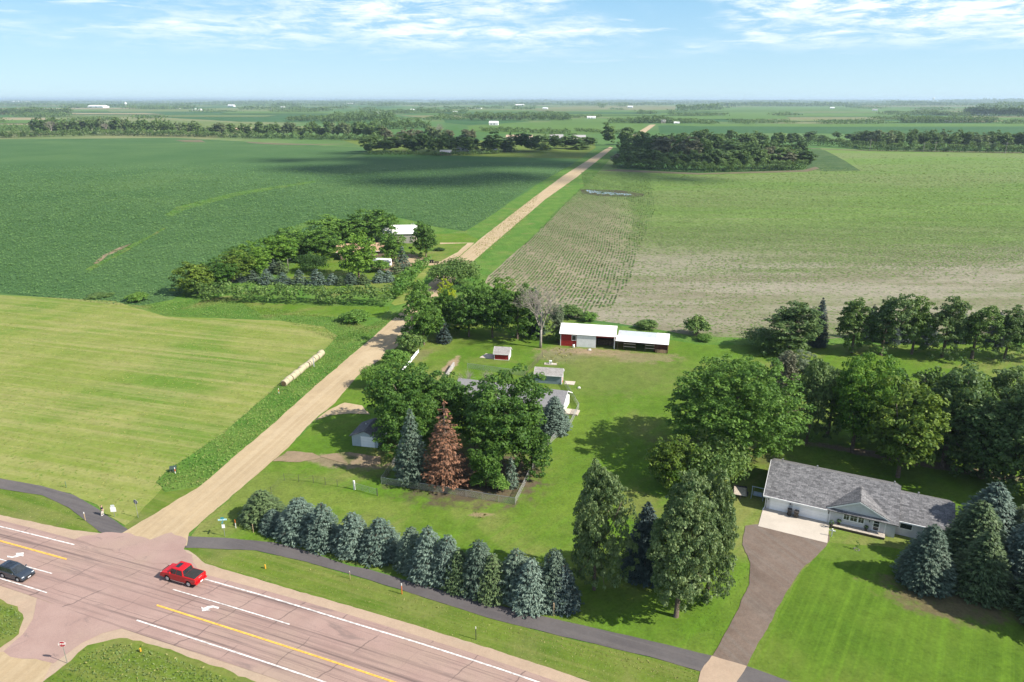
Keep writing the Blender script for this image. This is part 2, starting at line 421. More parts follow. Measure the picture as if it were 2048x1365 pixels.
for i in range(3): make_broad('maple', 14, 14, 420, 48, .185, .02, (.062, .095), lobe=.42, low=-.95, shape=fat, jitter=.8)
make_broad('big_maple', 21, 24, 950, 46, .22, .06, (.042, .066), lobe=.42, low=-.9, shape=lambda u: fat(u, .5), jitter=.8)
for i in range(2): make_broad('cottonwood', 17, 9.5, 760, 42, .165, .0, (.042, .075), lobe=.5, low=-1,
                              shape=lambda u: (1.08 - .50 * max(0, u) ** 1.3) * fat(u, .3), bark=BARK, up=.15, jitter=.85)
for i in range(3): make_broad('slender_tree', 12, 7.5, 250, 36, .175, .06, (.065, .105), lobe=.5, low=-.95, jitter=.85)
for i in range(4): make_broad('broadleaf', 11, 10, 220, 40, .215, .0, (.075, .12), lobe=.42, low=-.95, jitter=.8, shape=lambda u: fat(u, .4))
for i in range(4): make_spruce('blue_spruce', 7.6, 5.6, 1.15, .155, power=(.62, .70, .58, .74)[i], puffs=26, droop=.10)
for i in range(3): make_spruce('tall_spruce', 13, 8.2, .95, .20, power=(.68, .74, .62)[i], puffs=30, droop=.12)
make_spruce('dead_spruce', 13, 7.6, .70, .17, sparse=.32, tiers=24, base=.10, power=.85, droop=.20, puffs=26)
make_spruce('open_spruce', 12.5, 6.0, .85, .18, tiers=28, base=.07, power=.8, droop=.18, puffs=24)
for i in range(2): make_spruce('small_spruce', 6.5, 4.2, .6, .25, tiers=14, puffs=14)
for i in range(3): make_bush('bush', 3.0, 4.4, 60, 45, .15)
for i in range(2): make_bush('willow', 7, 11, 170, 45, .20, .85)
for i in range(5):
    w = [8, 9, 6.5, 10, 5.5][i]; make_broad('far_tree', 12, w, 70, 20, .50, .0, (.10, .17), lobe=.6, low=-.98, r0=.12, shape=lambda u: fat(u, .15))
make_spruce('far_conifer', 12, 6, .4, .9, tiers=10, puffs=4)

def branchy(mb, p, d, L, r, lev):
    q = p + d * L; mid = p.lerp(q, .5) + Vector(rng.normal(0, .06 * L, 3))
    mb.tube([p, mid, q], [r, r * .82, r * .6], 5 if lev > 1 else 3, False)
    if lev == 0: return
    for i in range(int(rng.integers(3, 5))):
        a = Vector(rng.normal(0, 1, 3)); a = (a - d * a.dot(d)).normalized(); dd = (d * rng.uniform(.6, 1.1) + a * rng.uniform(.45, .9) + Vector((0, 0, .22))).normalized()
        branchy(mb, p.lerp(q, rng.uniform(.55, 1)), dd, L * rng.uniform(.58, .82), r * .55, lev - 1)

def place(kind, bx, by, topy, wpx, leaf, label, name=None, cat='tree', group=None, var=None, single=False, P=None, hgt=None, wid=None):
    """a tree standing at photo pixel (bx,by) whose top reaches row topy and whose crown is wpx wide"""
    if kind in ('blue_spruce', 'tall_spruce', 'small_spruce', 'bush', 'willow'): by -= .26 * wpx   # branches reach the ground in front of the stem
    P = P or at(bx, by); ms = CROWN[kind]; i = int(rng.integers(len(ms))) if var is None else var % len(ms); w0, h0 = DIMS[kind][i]
    h = hgt or max(1., high(bx, topy, P.y + .0).z); w = wid or wpx * depth(P) / FOC
    sx, sz = w / w0, h / h0; rz = rng.uniform(0, 6.28)
    nm = name or ('spruce' if 'spruce' in kind else 'bush' if kind in ('bush', 'willow') else 'tree')
    if single:
        o = bpy.data.objects.new(nm, ms[i]); COL.objects.link(o); o.location = P; o.rotation_euler = (0, 0, rz); o.scale = (sx, sx, sz)
        o.data.materials or o.data.materials.append(leaf); o.material_slots[0].link = 'OBJECT'; o.material_slots[0].material = leaf
        return tag(o, label, cat, group)
    t = thing(nm, P, rz, label, cat, group)
    for part, me, m in (('trunk', TRUNK[kind][i], None), ('crown', ms[i], leaf)):
        o = bpy.data.objects.new(part if not (nm == 'bush' and part == 'trunk') else 'stems', me); COL.objects.link(o); o.parent = t; o.scale = (sx, sx, sz)
        if m:
            if not me.materials: me.materials.append(m)
            o.material_slots[0].link = 'OBJECT'; o.material_slots[0].material = m
    return t

# ================================================================== THE SETTING
RA = at(938, 530); RB = at(1091, 398.6); RD = (RB - RA).normalized(); ROADROT = -math.atan2(RD.y, RD.x)
HA, HB = at(600, 1201), at(1123, 1365); HD = (HB - HA).normalized(); HWROT = -math.atan2(HD.y, HD.x)

M_mown = ground('mown_grass', (.145, .190, .034), (.195, .215, .060), (.095, .165, .022), .05, .022, (.45, .65), .6, 1.1, .6, .1,
                streak=(R(16), 2.2, (.255, .240, .098), .62), micro=(.9, .57, .67, (.11, .17, .028)))
M_verge = ground('verge_grass', (.105, .155, .022), (.070, .125, .014), (.165, .165, .060), .12, .07, (.5, .75), .6, 1.8, .6, .1,
                 streak=(HWROT, 1.6, (.16, .17, .05), .6))
LAWN_PATCHES = [(at(1188, 706), 14, 3.2, R(-8), (.26, .19, .125), .95), (at(1118, 712), 7, 6, 0, (.175, .155, .095), .7), (at(1225, 745), 20, 16, 0, (.115, .140, .038), .6),
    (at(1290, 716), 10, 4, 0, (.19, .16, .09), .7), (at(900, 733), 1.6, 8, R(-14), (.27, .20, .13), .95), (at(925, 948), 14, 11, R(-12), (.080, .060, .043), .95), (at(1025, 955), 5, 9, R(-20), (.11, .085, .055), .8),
    (at(1830, 924), 26, 1.7, R(-24), (.15, .115, .085), .95), (at(680, 925), 10, 2.2, R(-12), (.20, .155, .105), .85), (at(963, 1030), 2.2, .7, 0, (.22, .17, .10), .9),
    (at(530, 985), 9, 8, 0, (.115, .155, .030), .8), (at(700, 1005), 12, 3, R(-16), (.130, .175, .032), .7), (at(1180, 1000), 9, 6, R(30), (.11, .165, .022), .6), (at(1130, 830), 6, 14, 0, (.105, .165, .02), .6),
    (at(980, 722), 7, 3, 0, (.12, .145, .035), .6), (at(1280, 1010), 4, 5, 0, (.13, .14, .04), .7), (at(1440, 900), 14, 4, R(-20), (.09, .09, .035), .6), (at(840, 712), 2.5, 6, R(-20), (.17, .15, .08), .6)]
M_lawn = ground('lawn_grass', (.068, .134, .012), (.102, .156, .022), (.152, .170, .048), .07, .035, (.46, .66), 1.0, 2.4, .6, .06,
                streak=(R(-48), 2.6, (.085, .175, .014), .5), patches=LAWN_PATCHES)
M_lawn2 = ground('striped_lawn_grass', (.056, .112, .010), (.082, .138, .016), (.105, .148, .024), .08, .05, (.5, .7), .9, 2.4, .5, .06,
                 streak=(R(-55), 1.3, (.090, .165, .015), .9), patches=[(at(1900, 1200), 9, 4.5, R(-15), (.12, .09, .055), .85), (at(1700, 1100), 6, 4, 0, (.10, .15, .025), .6)])
M_ditch = ground('ditch_grass', (.060, .145, .020), (.100, .170, .032), (.150, .155, .050), .12, .06, (.56, .74), .8, 1.1, .9, .3)
M_corn = ground('corn_ground', (.046, .104, .032), (.062, .124, .040), (.076, .140, .044), .012, .006, (.52, .7), .6, .9, .8, .4)
M_bean = ground('bean_ground', (.102, .185, .032), (.122, .198, .044), (.140, .185, .062), .02, .010, (.42, .62), .7, .8, .7, .2, stretch=(.2, 1, 1),
                patches=[(at(1140, 470), 34, 150, math.atan2(RD.y, RD.x) - math.pi / 2, (.205, .182, .118), .9), (at(1050, 545), 26, 48, math.atan2(RD.y, RD.x) - math.pi / 2, (.235, .205, .138), .9)],
                streak=(R(2), 5.0, (.150, .172, .074), .6), micro=(.5, .56, .66, (.075, .135, .024)),
                zones=((140, 330, 120, (.122, .148, .062), .024, .3, .6), (170, 270, 70, (.170, .158, .105), .034, .34, .58), (195, 262, 60, (.225, .208, .155), .05, .42, .58)))
M_soil = ground('field_soil', (.150, .125, .080), (.120, .108, .066), (.095, .110, .045), .05, .03, (.5, .7), .5, 1.0, .6, .1)
M_far = ground('farmland', (.040, .110, .026), (.090, .160, .044), (.165, .180, .080), .0021, .0014, (.47, .6), .35, .03, 0, .1, stretch=(1, .25, 1))
M_fgreen = ground('far_green_field', (.070, .140, .026), (.088, .155, .034), None, .006, .01, (.5, .7), .35, .05, 0, .1, stretch=(.3, 1, 1))
M_fdark = ground('far_corn_field', (.030, .088, .026), (.042, .102, .032), (.055, .115, .03), .006, .003, (.5, .7), .4, .06, 0, .1, stretch=(.4, 1, 1))
M_fpale = ground('far_pasture', (.135, .165, .055), (.105, .150, .045), (.180, .175, .085), .006, .004, (.5, .7), .35, .05, 0, .1, stretch=(.3, 1, 1))
M_ftan = ground('far_stubble', (.26, .22, .13), (.22, .20, .11), None, .01, .01, (.5, .7), .3, .05, 0, .1)
M_folive = ground('far_dry_pasture', (.165, .165, .075), (.140, .155, .065), (.12, .15, .05), .006, .004, (.5, .7), .35, .05, 0, .1, stretch=(.3, 1, 1))
M_gravel = ground('gravel', (.370, .285, .175), (.325, .250, .155), (.410, .325, .210), .12, .05, (.5, .7), .35, 4.0, .4, .03,
                  streak=(ROADROT, .9, (.405, .325, .215), .6))
M_shoulder = ground('shoulder_gravel', (.370, .280, .205), (.325, .245, .180), (.34, .27, .2), .2, .1, (.5, .7), .35, 5.0, .4, .03)
M_dirt = ground('bare_dirt', (.255, .190, .125), (.20, .155, .10), (.10, .11, .04), .25, .12, (.55, .68), .45, 2.5, .5, .05)
M_drive = ground('crushed_asphalt', (.136, .102, .082), (.160, .124, .102), (.110, .084, .068), .25, .1, (.5, .7), .6, 6.0, .5, .04,
                 streak=(R(64), 1.1, (.160, .138, .120), .55))
M_path = ground('asphalt', (.085, .078, .080), (.108, .100, .100), (.130, .116, .110), .12, .06, (.5, .72), .35, 7.0, .3, .02,
                streak=(HWROT, .8, (.120, .110, .108), .6))
M_conc = ground('concrete', (.47, .42, .36), (.42, .375, .32), None, .3, .1, (.5, .7), .2, 5.0, .2, .01)
M_mulch = ground('bare_ground', (.095, .072, .052), (.070, .055, .040), (.13, .10, .07), .4, .2, (.5, .7), .6, 3.0, .6, .06)

def hw_material(name, side=False):
    t = NT(name); p = t.pos(); uv = t.n('ShaderNodeUVMap').outputs[0]
    sp = t.n('ShaderNodeSeparateXYZ'); t.l(uv, sp.inputs[0]); u, v = sp.outputs[0], sp.outputs[1]
    col = t.mix(t.ramp(t.noise(p, .22, 6, .65), .3, .7), (.292, .196, .170), (.338, .236, .204))
    col = t.mix(t.ramp(t.noise(p, .06, 4), .45, .7), col, (.322, .240, .190))
    if not side:
        st = t.map(uv, (.02, 1.15, 1)); f = t.ramp(t.noise(st, 1.0, 5, .7), .47, .66)      # tyre-worn lanes
        lane = t.math('ABSOLUTE', t.math('SINE', t.math('MULTIPLY', v, math.pi / 1.83)))
        col = t.mix(t.math('MULTIPLY', f, t.math('ADD', .35, t.math('MULTIPLY', lane, .75))), col, (.140, .098, .090))
        wob = t.math('MULTIPLY', t.math('SUBTRACT', t.noise(p, .35, 4), .5), 1.6)
        # transverse joints, some only on one side
        ph = t.math('FRACT', t.math('DIVIDE', t.math('ADD', u, t.math('ADD', wob, t.math('MULTIPLY', v, .28))), 6.1))
        j = t.ramp(t.math('ABSOLUTE', t.math('SUBTRACT', ph, .5)), .0, .022, 1, 0)
        j = t.math('MULTIPLY', j, t.ramp(t.noise(t.map(uv, (.16, .25, 1)), 1, 2), .40, .56, .15, .95))
        wob2 = t.math('MULTIPLY', t.math('SUBTRACT', t.noise(p, .5, 4), .5), .35)
        lj = t.math('FRACT', t.math('DIVIDE', t.math('ADD', v, wob2), 3.66))
        k = t.ramp(t.math('ABSOLUTE', t.math('SUBTRACT', lj, .5)), .0, .018, 1, 0)
        k = t.math('MULTIPLY', k, t.ramp(t.noise(t.map(uv, (.05, .3, 1)), 1, 3), .42, .58, .05, .8))
        col = t.mix(t.math('MULTIPLY', t.math('MAXIMUM', j, k), .8), col, (.085, .062, .058))
    fs = t.noise(p, 9, 3, .7)
    col = t.mix(t.ramp(fs, .35, .65, 0, .22), col, (.15, .11, .10))
    stn = t.ramp(t.noise(t.map(uv, (.10, .55, 1)) if not side else p, 1.0 if not side else .5, 6, .7, .8), .56, .72, 0, .65); col = t.mix(stn, col, (.16, .12, .11))
    return t.done(t.bsdf(col, .85, .25, 0, t.bump(fs, .25, .02)))
M_hw, M_apron = hw_material('highway_concrete'), hw_material('side_road_concrete', True)

# base terrain: a fan of rings reaching the horizon
def build_ground():
    bm = bmesh.new(); rings = [30, 300, 1500, 6000, 20000, 60000]; n = 48; prev = None; c = bm.verts.new((0, 60, 0))
    for r in rings:
        cur = [bm.verts.new((r * math.cos(2 * math.pi * k / n), 60 + r * math.sin(2 * math.pi * k / n), 0)) for k in range(n)]
        for k in range(n):
            a, b = cur[k], cur[(k + 1) % n]
            bm.faces.new((c, a, b)) if prev is None else bm.faces.new((prev[k], a, b, prev[(k + 1) % n]))
        prev = cur
    me = bpy.data.meshes.new('ground'); bm.to_mesh(me); bm.free(); me.materials.append(M_far)
    o = bpy.data.objects.new('ground', me); COL.objects.link(o); o['kind'] = 'structure'
build_ground()

# ---- far fields
FZ = .05
sheet('far_stubble_field', [(-300, 233), (92, 236), (80, 250), (-300, 251)], FZ, M_ftan)
sheet('far_corn_field', [(105, 226), (400, 220), (660, 222), (655, 246), (480, 244), (300, 234), (88, 232)], FZ, M_fdark, 8)
sheet('far_pasture', [(318, 241), (420, 243), (540, 250), (700, 258), (560, 262), (330, 252)], FZ * 1.6, M_fpale, 4)
sheet('far_pasture', [(145, 218.5), (580, 218.5), (660, 221), (640, 223), (130, 224)], FZ * 1.6, M_fpale, 8)
sheet('far_pasture', [(-200, 250), (0, 250), (70, 251), (60, 262), (-200, 264)], FZ, M_fgreen, 4)
sheet('far_green_field', [(935, 253), (1000, 247), (1160, 243), (1262, 244), (1300, 250), (1285, 262), (1200, 268), (1000, 268), (940, 262)], FZ, M_fgreen, 3)
sheet('far_corn_field', [(886, 238), (990, 240), (1060, 243), (985, 249), (936, 251), (890, 246)], FZ * 1.6, M_fdark, 3)
sheet('far_dry_pasture', [(1040, 221), (1100, 214.5), (1220, 212), (1352, 211), (1350, 222), (1150, 228), (1045, 227)], FZ, M_folive, 8)
sheet('far_green_field', [(1150, 228), (1352, 222), (1365, 236), (1300, 240), (1190, 234)], FZ * 1.6, M_fgreen, 5)
sheet('far_green_field', [(1362, 215.5), (1500, 213.5), (1700, 212.5), (2000, 208), (2300, 208), (2300, 236), (1900, 237), (1500, 240), (1370, 236)], FZ, M_fgreen, 9)
sheet('far_pasture', [(1585, 224.5), (1640, 223), (1800, 225.5), (1830, 229.5), (1700, 230), (1598, 231)], FZ * 1.6, M_fpale, 4)
sheet('far_dry_pasture', [(1820, 226), (1900, 222), (2040, 224), (1990, 236), (1900, 236)], FZ * 1.6, M_folive, 4)
sheet('far_corn_field', [(1360, 240), (1500, 240), (1900, 238), (1960, 242), (1650, 245), (1400, 244)], FZ * 2.2, M_fdark, 4)
sheet('far_corn_field', [(1316, 252), (1400, 248), (2300, 247), (2300, 272), (1900, 270), (1600, 267), (1320, 268)], FZ, M_fdark, 2)
sheet('far_green_field', [(1330, 251), (1400, 248.5), (2300, 247.5), (2300, 253), (1700, 254), (1400, 253)], FZ * 1.6, M_fgreen, 2)

def far_patchwork():
    r4 = np.random.default_rng(23); ms = [M_fgreen, M_fdark, M_fpale, M_fgreen, M_folive, M_fdark, M_fgreen, M_ftan]
    for k in range(70):
        y = 204.5 + 38 * r4.random() ** 1.8; x = r4.uniform(-200, 2050); w = r4.uniform(120, 520); h = (y - 199) * r4.uniform(.07, .2); sk = r4.uniform(-60, 60)
        sheet('far_field', [(x, y), (x + w, y + r4.uniform(-.3, .3)), (x + w + sk, y + h), (x + sk, y + h + r4.uniform(-.2, .3))], .30 + .02 * k, ms[int(r4.integers(len(ms)))] if y > 206 or r4.random() < .7 else M_fpale, 0, 20)
far_patchwork()
# ---- nearer fields
CORN_PIX = [(-420, 582), (0, 587), (150, 602), (215, 610), (300, 612), (345, 600), (400, 560), (470, 520), (560, 485), (690, 445), (790, 433), (872, 454), (930, 463),
            (985, 430), (1060, 375), (1150, 332), (1160, 327), (900, 322), (690, 316), (735, 303), (722, 296), (500, 284), (350, 276), (0, 279), (-420, 283)]
CORN = refine([at(*p) for p in CORN_PIX], 3, .6, 1)
sheet('corn_field', CORN_PIX, .02, M_corn, .6, 3)
for pl in ([(330, 430), (350, 415), (470, 385), (630, 362), (632, 365), (480, 391), (370, 420), (345, 434)], [(560, 470), (600, 448), (660, 435), (668, 438), (610, 456), (575, 474)], [(170, 540), (330, 455), (334, 457), (180, 543)]): sheet('grassed_waterway', pl, .06, M_ditch, 1.2, 3)
sheet('bare_patch', [(186, 528), (205, 512), (240, 495), (262, 488), (250, 496), (215, 512), (196, 528)], .09, M_dirt, .5, 2)
sheet('sandy_patch', [(350, 281), (400, 280), (412, 285), (370, 284.5)], .06, M_soil, 2, 4)
sheet('sandy_patch', [(490, 284), (560, 287), (690, 290), (560, 290), (500, 287)], .06, M_soil, 2, 4)
sheet('corn_field', [(680, 280), (1190, 283), (1192, 296), (1160, 318), (900, 312), (745, 304), (722, 292)], .03, M_verge, 2, 4)
BEAN_PIX = [(1222, 312), (1235, 338), (1400, 348), (1612, 342), (1655, 312), (1640, 296), (1760, 301), (2048, 306), (2500, 311), (2600, 660), (2048, 668), (1640, 678), (1400, 674),
            (1330, 662), (1180, 640), (1060, 622), (968, 566), (990, 540), (1060, 480), (1130, 410), (1190, 352), (1212, 325)]
sheet('soybean_field', BEAN_PIX, .02, M_bean, .8, 3)
sheet('corn_patch', [(1622, 300), (1650, 301), (1690, 322), (1722, 342), (1650, 343), (1612, 338)], .1, ground('corn_patch_ground', (.030, .072, .020), (.05, .095, .03), None, .05, .05, (.5, .7), .5, .8, .6, .3, rows=(R(40), 3.0, (.10, .13, .05), .8, 1.0, .05)), 1, 4)
sheet('dirt_track', [(1612, 297), (1720, 300.6), (2048, 305), (2500, 310), (2500, 311.5), (2048, 306.2), (1720, 302), (1612, 298)], .12, M_soil, .5, 5)
sheet('dirt_track', [(1200, 342), (1400, 350), (1615, 344), (1640, 338), (1630, 334), (1605, 341), (1400, 347), (1235, 339)], .12, M_soil, .8, 4)
# standing water between the rows
def puddles():
    t = NT('standing_water'); b = t.bsdf((.30, .33, .36), .08, .9, 0, t.bump(t.noise(t.pos(), 1.5, 2), .05, .02)); m = t.done(b)
    for (x0, x1, y0, y1) in ((1172, 1206, 381, 389), (1198, 1232, 384, 391), (1226, 1262, 387, 391.5)):
        n = 7
        for k in range(n):
            x = x0 + (x1 - x0) * k / n; yy = y0 + (y1 - y0) * (k / n) * .4; h = (y1 - y0) * (.35 + .5 * ((k * 37) % 10) / 10)
            sheet('standing_water', [(x, yy), (x + 3.2, yy - .4), (x + 6.8, yy + h), (x + 2.6, yy + h)], .13, m, .15, 1)
    sheet('wet_soil', [(1160, 379), (1240, 381), (1290, 389), (1285, 394), (1200, 393), (1165, 388)], .11, ground('wet_mud', (.060, .050, .035), (.08, .07, .045), None, .1, .1, (.5, .7), .4, 1, .3, .05), .8, 2)
puddles()

# ---- near grassland and ditches
sheet('meadow', [(-600, 560), (300, 610), (480, 500), (760, 430), (930, 460), (1150, 325), (1190, 300), (1232, 308), (1160, 420), (1000, 560), (1180, 645), (1400, 670), (2700, 655), (2900, 1500), (300, 1700), (-900, 1400), (-700, 800)], .01, M_ditch)
sheet('mown_field', [(-420, 575), (0, 590), (230, 603), (330, 634), (560, 642), (648, 654), (676, 672), (668, 692), (600, 740), (520, 808), (430, 890), (340, 955), (300, 1010),
                     (250, 1052), (190, 1012), (140, 988), (0, 956), (-400, 910)], .036, M_mown, .5, 2)
sheet('grass_strip', [(280, 612), (345, 600), (440, 596), (560, 606), (700, 610), (790, 612), (806, 622), (760, 668), (690, 690), (676, 672), (648, 654), (560, 641), (330, 633), (230, 606)], .03, M_ditch, .6, 2)
sheet('grass_strip', [(480, 604), (640, 612), (785, 614), (760, 634), (640, 634), (520, 628)], .05, M_lawn, .6, 2)
DITCH_PIX = [(676, 672), (745, 650), (803, 622), (741, 680), (629, 775), (550, 847), (485, 900), (403, 973), (330, 985), (312, 965), (345, 935), (440, 872), (520, 803), (600, 735), (650, 700)]
sheet('verge', [(246, 1057), (256, 1064), (314, 1027), (405, 973), (470, 915), (420, 895), (346, 952), (300, 1005)], .046, M_verge, .3, 1)
sheet('ditch', DITCH_PIX, .05, M_ditch, .4, 1.5)
sheet('ditch', [(940, 478), (1010, 425), (1070, 372), (1150, 326), (1190, 303), (1202, 303), (1130, 351), (1064, 399), (962, 478)], .05, M_ditch, .5, 2)
sheet('ditch', [(945, 520), (1020, 460), (1090, 399), (1150, 357), (1212, 310), (1226, 312), (1190, 352), (1130, 408), (1060, 478), (985, 545), (940, 580), (920, 560)], .06, M_ditch, .5, 2)
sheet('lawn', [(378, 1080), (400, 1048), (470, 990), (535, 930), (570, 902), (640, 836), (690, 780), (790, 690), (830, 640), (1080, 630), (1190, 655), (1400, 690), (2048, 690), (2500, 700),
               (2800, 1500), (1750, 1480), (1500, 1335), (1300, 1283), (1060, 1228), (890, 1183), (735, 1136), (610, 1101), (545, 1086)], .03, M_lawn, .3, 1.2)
sheet('front_lawn', [(1500, 1330), (1545, 1255), (1606, 1140), (1645, 1100), (1660, 1086), (1780, 1096), (2048, 1130), (2500, 1250), (2600, 1600), (1800, 1480), (1580, 1366)], .045, M_lawn2, .3, 1.2)
sheet('verge', [(371, 1097), (513, 1102), (615, 1126), (700, 1152), (812, 1184), (976, 1237), (1112, 1271), (1300, 1315), (1440, 1356), (1700, 1480), (1560, 1560), (1181, 1366), (993, 1303), (805, 1245), (700, 1214.5), (581, 1180), (410, 1129), (383, 1106)],
      .04, M_verge, .25, 1)
sheet('verge', [(-300, 938), (0, 979), (85, 992), (137, 1016), (166, 1037), (198, 1063), (191, 1067), (137, 1061), (0, 1032), (-300, 975)], .04, M_verge, .25, 1)
sheet('farm_drive', [(945, 490), (905, 525), (850, 533), (830, 528), (800, 520), (780, 528), (770, 545), (815, 515), (850, 523), (880, 524), (915, 505), (935, 487), (880, 489), (880, 486), (948, 486)], .07, M_gravel, .3, 1.2)
sheet('farm_yard', [(600, 520), (680, 480), (790, 470), (930, 467), (960, 480), (905, 526), (850, 535), (790, 590), (640, 585), (560, 560)], .056, M_lawn, .5, 2)
sheet('farm_yard', [(740, 535), (820, 508), (860, 520), (800, 548)], .06, M_dirt, .4, 1.5)
sheet('farm_track', [(852, 535), (862, 537), (815, 606), (790, 612), (782, 608)], .06, M_mown, .2, 1)

# ---- roads
def resample(pts, n):
    L = [0]
    for a, b in zip(pts, pts[1:]): L.append(L[-1] + (b - a).length)
    out = []
    for k in range(n):
        t = L[-1] * k / (n - 1); i = max(j for j in range(len(pts) - 1) if L[j] <= t + 1e-9)
        f = (t - L[i]) / max(1e-9, L[i + 1] - L[i]); out.append(pts[i].lerp(pts[i + 1], min(1, f)))
    return out
def smooth_line(pts, it=3):
    for _ in range(it):
        q = [pts[0]]
        for a, b in zip(pts, pts[1:]): q += [a * .75 + b * .25, a * .25 + b * .75]
        pts = q + [pts[-1]]
    return pts
HN = smooth_line([at(*p) for p in [(-560, 930), (-150, 1006), (0, 1041), (140, 1077), (410, 1150), (600, 1201), (860, 1280), (1123, 1366), (1600, 1540), (2300, 1830)]])
HSL = smooth_line([at(*p) for p in [(-560, 1040), (-150, 1128), (0, 1172), (75, 1197), (239, 1257), (400, 1309), (561, 1362), (900, 1490), (1500, 1760)]])
def highway():
    n = 160; A = resample(HN, n); B = resample(HSL, n)
    # match by projection on the road direction
    bm = bmesh.new(); uvl = bm.loops.layers.uv.new('UVMap'); prev = None; u = 0
    for i in range(n):
        a = A[i]; j = min(range(n), key=lambda k: abs((B[k] - a).dot(HD))); b = B[j]
        if i: u += (a - A[i - 1]).length
        m = 6; row = [(bm.verts.new(a.lerp(b, k / m) + Vector((0, 0, .075))), u, (a.lerp(b, k / m) - a).length) for k in range(m + 1)]
        if prev:
            for k in range(m):
                q = [prev[k], prev[k + 1], row[k + 1], row[k]]
                f = bm.faces.new([x[0] for x in q])
                for l, x in zip(f.loops, q): l[uvl].uv = (x[1], x[2])
        prev = row
    bmesh.ops.recalc_face_normals(bm, faces=bm.faces)
    if sum(f.normal.z for f in bm.faces) < 0: bmesh.ops.reverse_faces(bm, faces=bm.faces)
    me = bpy.data.meshes.new('highway'); bm.to_mesh(me); bm.free(); me.materials.append(M_hw)
    o = bpy.data.objects.new('highway', me); COL.objects.link(o); o['kind'] = 'structure'
sheet('road_shoulder', [(-560, 905), (-150, 985), (0, 1030.5), (137, 1059.5), (191, 1066), (260, 1075), (378, 1102), (410, 1128), (581, 1179), (700, 1213.5), (805, 1244), (993, 1302), (1181, 1365), (1600, 1515), (2300, 1790),
                        (2300, 1850), (1123, 1372), (410, 1156), (0, 1047), (-560, 940)], .055, M_shoulder, .12, .8)
sheet('road_shoulder', [(-560, 1035), (0, 1168), (239, 1250), (561, 1356), (1500, 1750), (1200, 1750), (520, 1371), (-60, 1420), (-560, 1400)], .045, M_shoulder, .15, .8)
sheet('gravel_road', [(228, 1076), (314, 1026), (403, 972), (485, 900), (550, 846), (629, 774), (741, 679), (803, 624), (850, 575), (906, 526), (960, 479), (1063, 399), (1128, 351), (1190, 312), (1204, 303),
                      (1220, 294), (1226, 296), (1214, 307), (1152, 356), (1091, 399), (938, 530), (880, 590), (828, 656), (789, 699), (714, 754), (670, 806), (632, 838), (570, 902), (535, 932), (458, 999), (379, 1067), (374, 1092), (300, 1098)],
      .085, M_gravel, .22, .9)
sheet('gravel_road', [(1262, 273), (1300, 250), (1312, 249.5), (1284, 271), (1275, 276)], .14, M_gravel, .5, 4)
sheet('driveway', [(545, 924), (575, 903), (625, 907), (640, 915), (720, 935), (760, 930), (760, 915), (700, 905), (640, 912), (640, 918), (600, 925)], .095, M_dirt, .4, .8)
sheet('driveway', [(655, 822), (690, 806), (724, 812), (740, 830), (700, 828), (660, 832), (630, 842)], .095, M_gravel, .25, .8)
sheet('side_road_apron', [(150, 1080), (200, 1068), (255, 1067), (300, 1080), (345, 1065), (372, 1078), (373, 1098), (384, 1120), (412, 1153), (300, 1125)], .098, M_apron, .5, .8)
sheet('side_road_apron', [(74, 1198), (239, 1252), (243, 1258), (205, 1268), (168, 1285), (135, 1308), (108, 1328), (70, 1318), (20, 1318), (5, 1306), (45, 1270), (66, 1240)], .07, M_apron, .12, .8)
highway()
sheet('gravel_lot', [(-200, 1330), (5, 1306), (20, 1316), (70, 1320), (106, 1327), (85, 1366), (40, 1450), (-260, 1450)], .082, M_gravel, .3, .8)
sheet('verge', [(-300, 1150), (-20, 1192), (36, 1214), (49, 1238), (40, 1270), (-6, 1302), (-300, 1330)], .09, M_verge, .25, .8)
sheet('verge', [(80, 1372), (140, 1322), (175, 1293), (240, 1277), (305, 1291), (420, 1330), (528, 1370), (760, 1480), (300, 1600), (-40, 1500)], .09, M_verge, .3, .8)
sheet('bike_path', [(-300, 918), (0, 958), (79, 972), (147, 990.6), (191, 1016), (253, 1058), (262, 1066), (210, 1070), (198, 1064), (164, 1037), (137, 1016), (85, 992), (0, 978.6), (-300, 940)], .08, M_path, .06, .8)
sheet('bike_path', [(373, 1073.5), (450, 1077), (547, 1086), (608, 1101), (700, 1133), (737, 1140), (890, 1184), (1061, 1228), (1300, 1283), (1426, 1313), (1492, 1333), (1580, 1364), (1900, 1490), (1830, 1530),
                    (1500, 1377), (1400, 1344), (1300, 1315), (1112, 1271), (976, 1237), (812, 1184), (702, 1150), (615, 1125.6), (513, 1102), (371, 1096.6)], .08, M_path, .08, .8)
DRIVE = [(1515, 1050), (1490, 1053), (1484, 1090), (1501, 1126), (1499, 1170), (1468, 1236), (1424, 1314), (1492, 1335), (1534, 1258), (1570, 1189), (1603, 1141), (1640, 1105), (1660, 1083), (1655, 1060)]
sheet('driveway', DRIVE, .088, M_drive, .15, .8)
sheet('driveway', [(1424, 1312), (1494, 1334), (1470, 1372), (1500, 1400), (1390, 1420), (1400, 1345)], .094, M_shoulder, .15, .8)

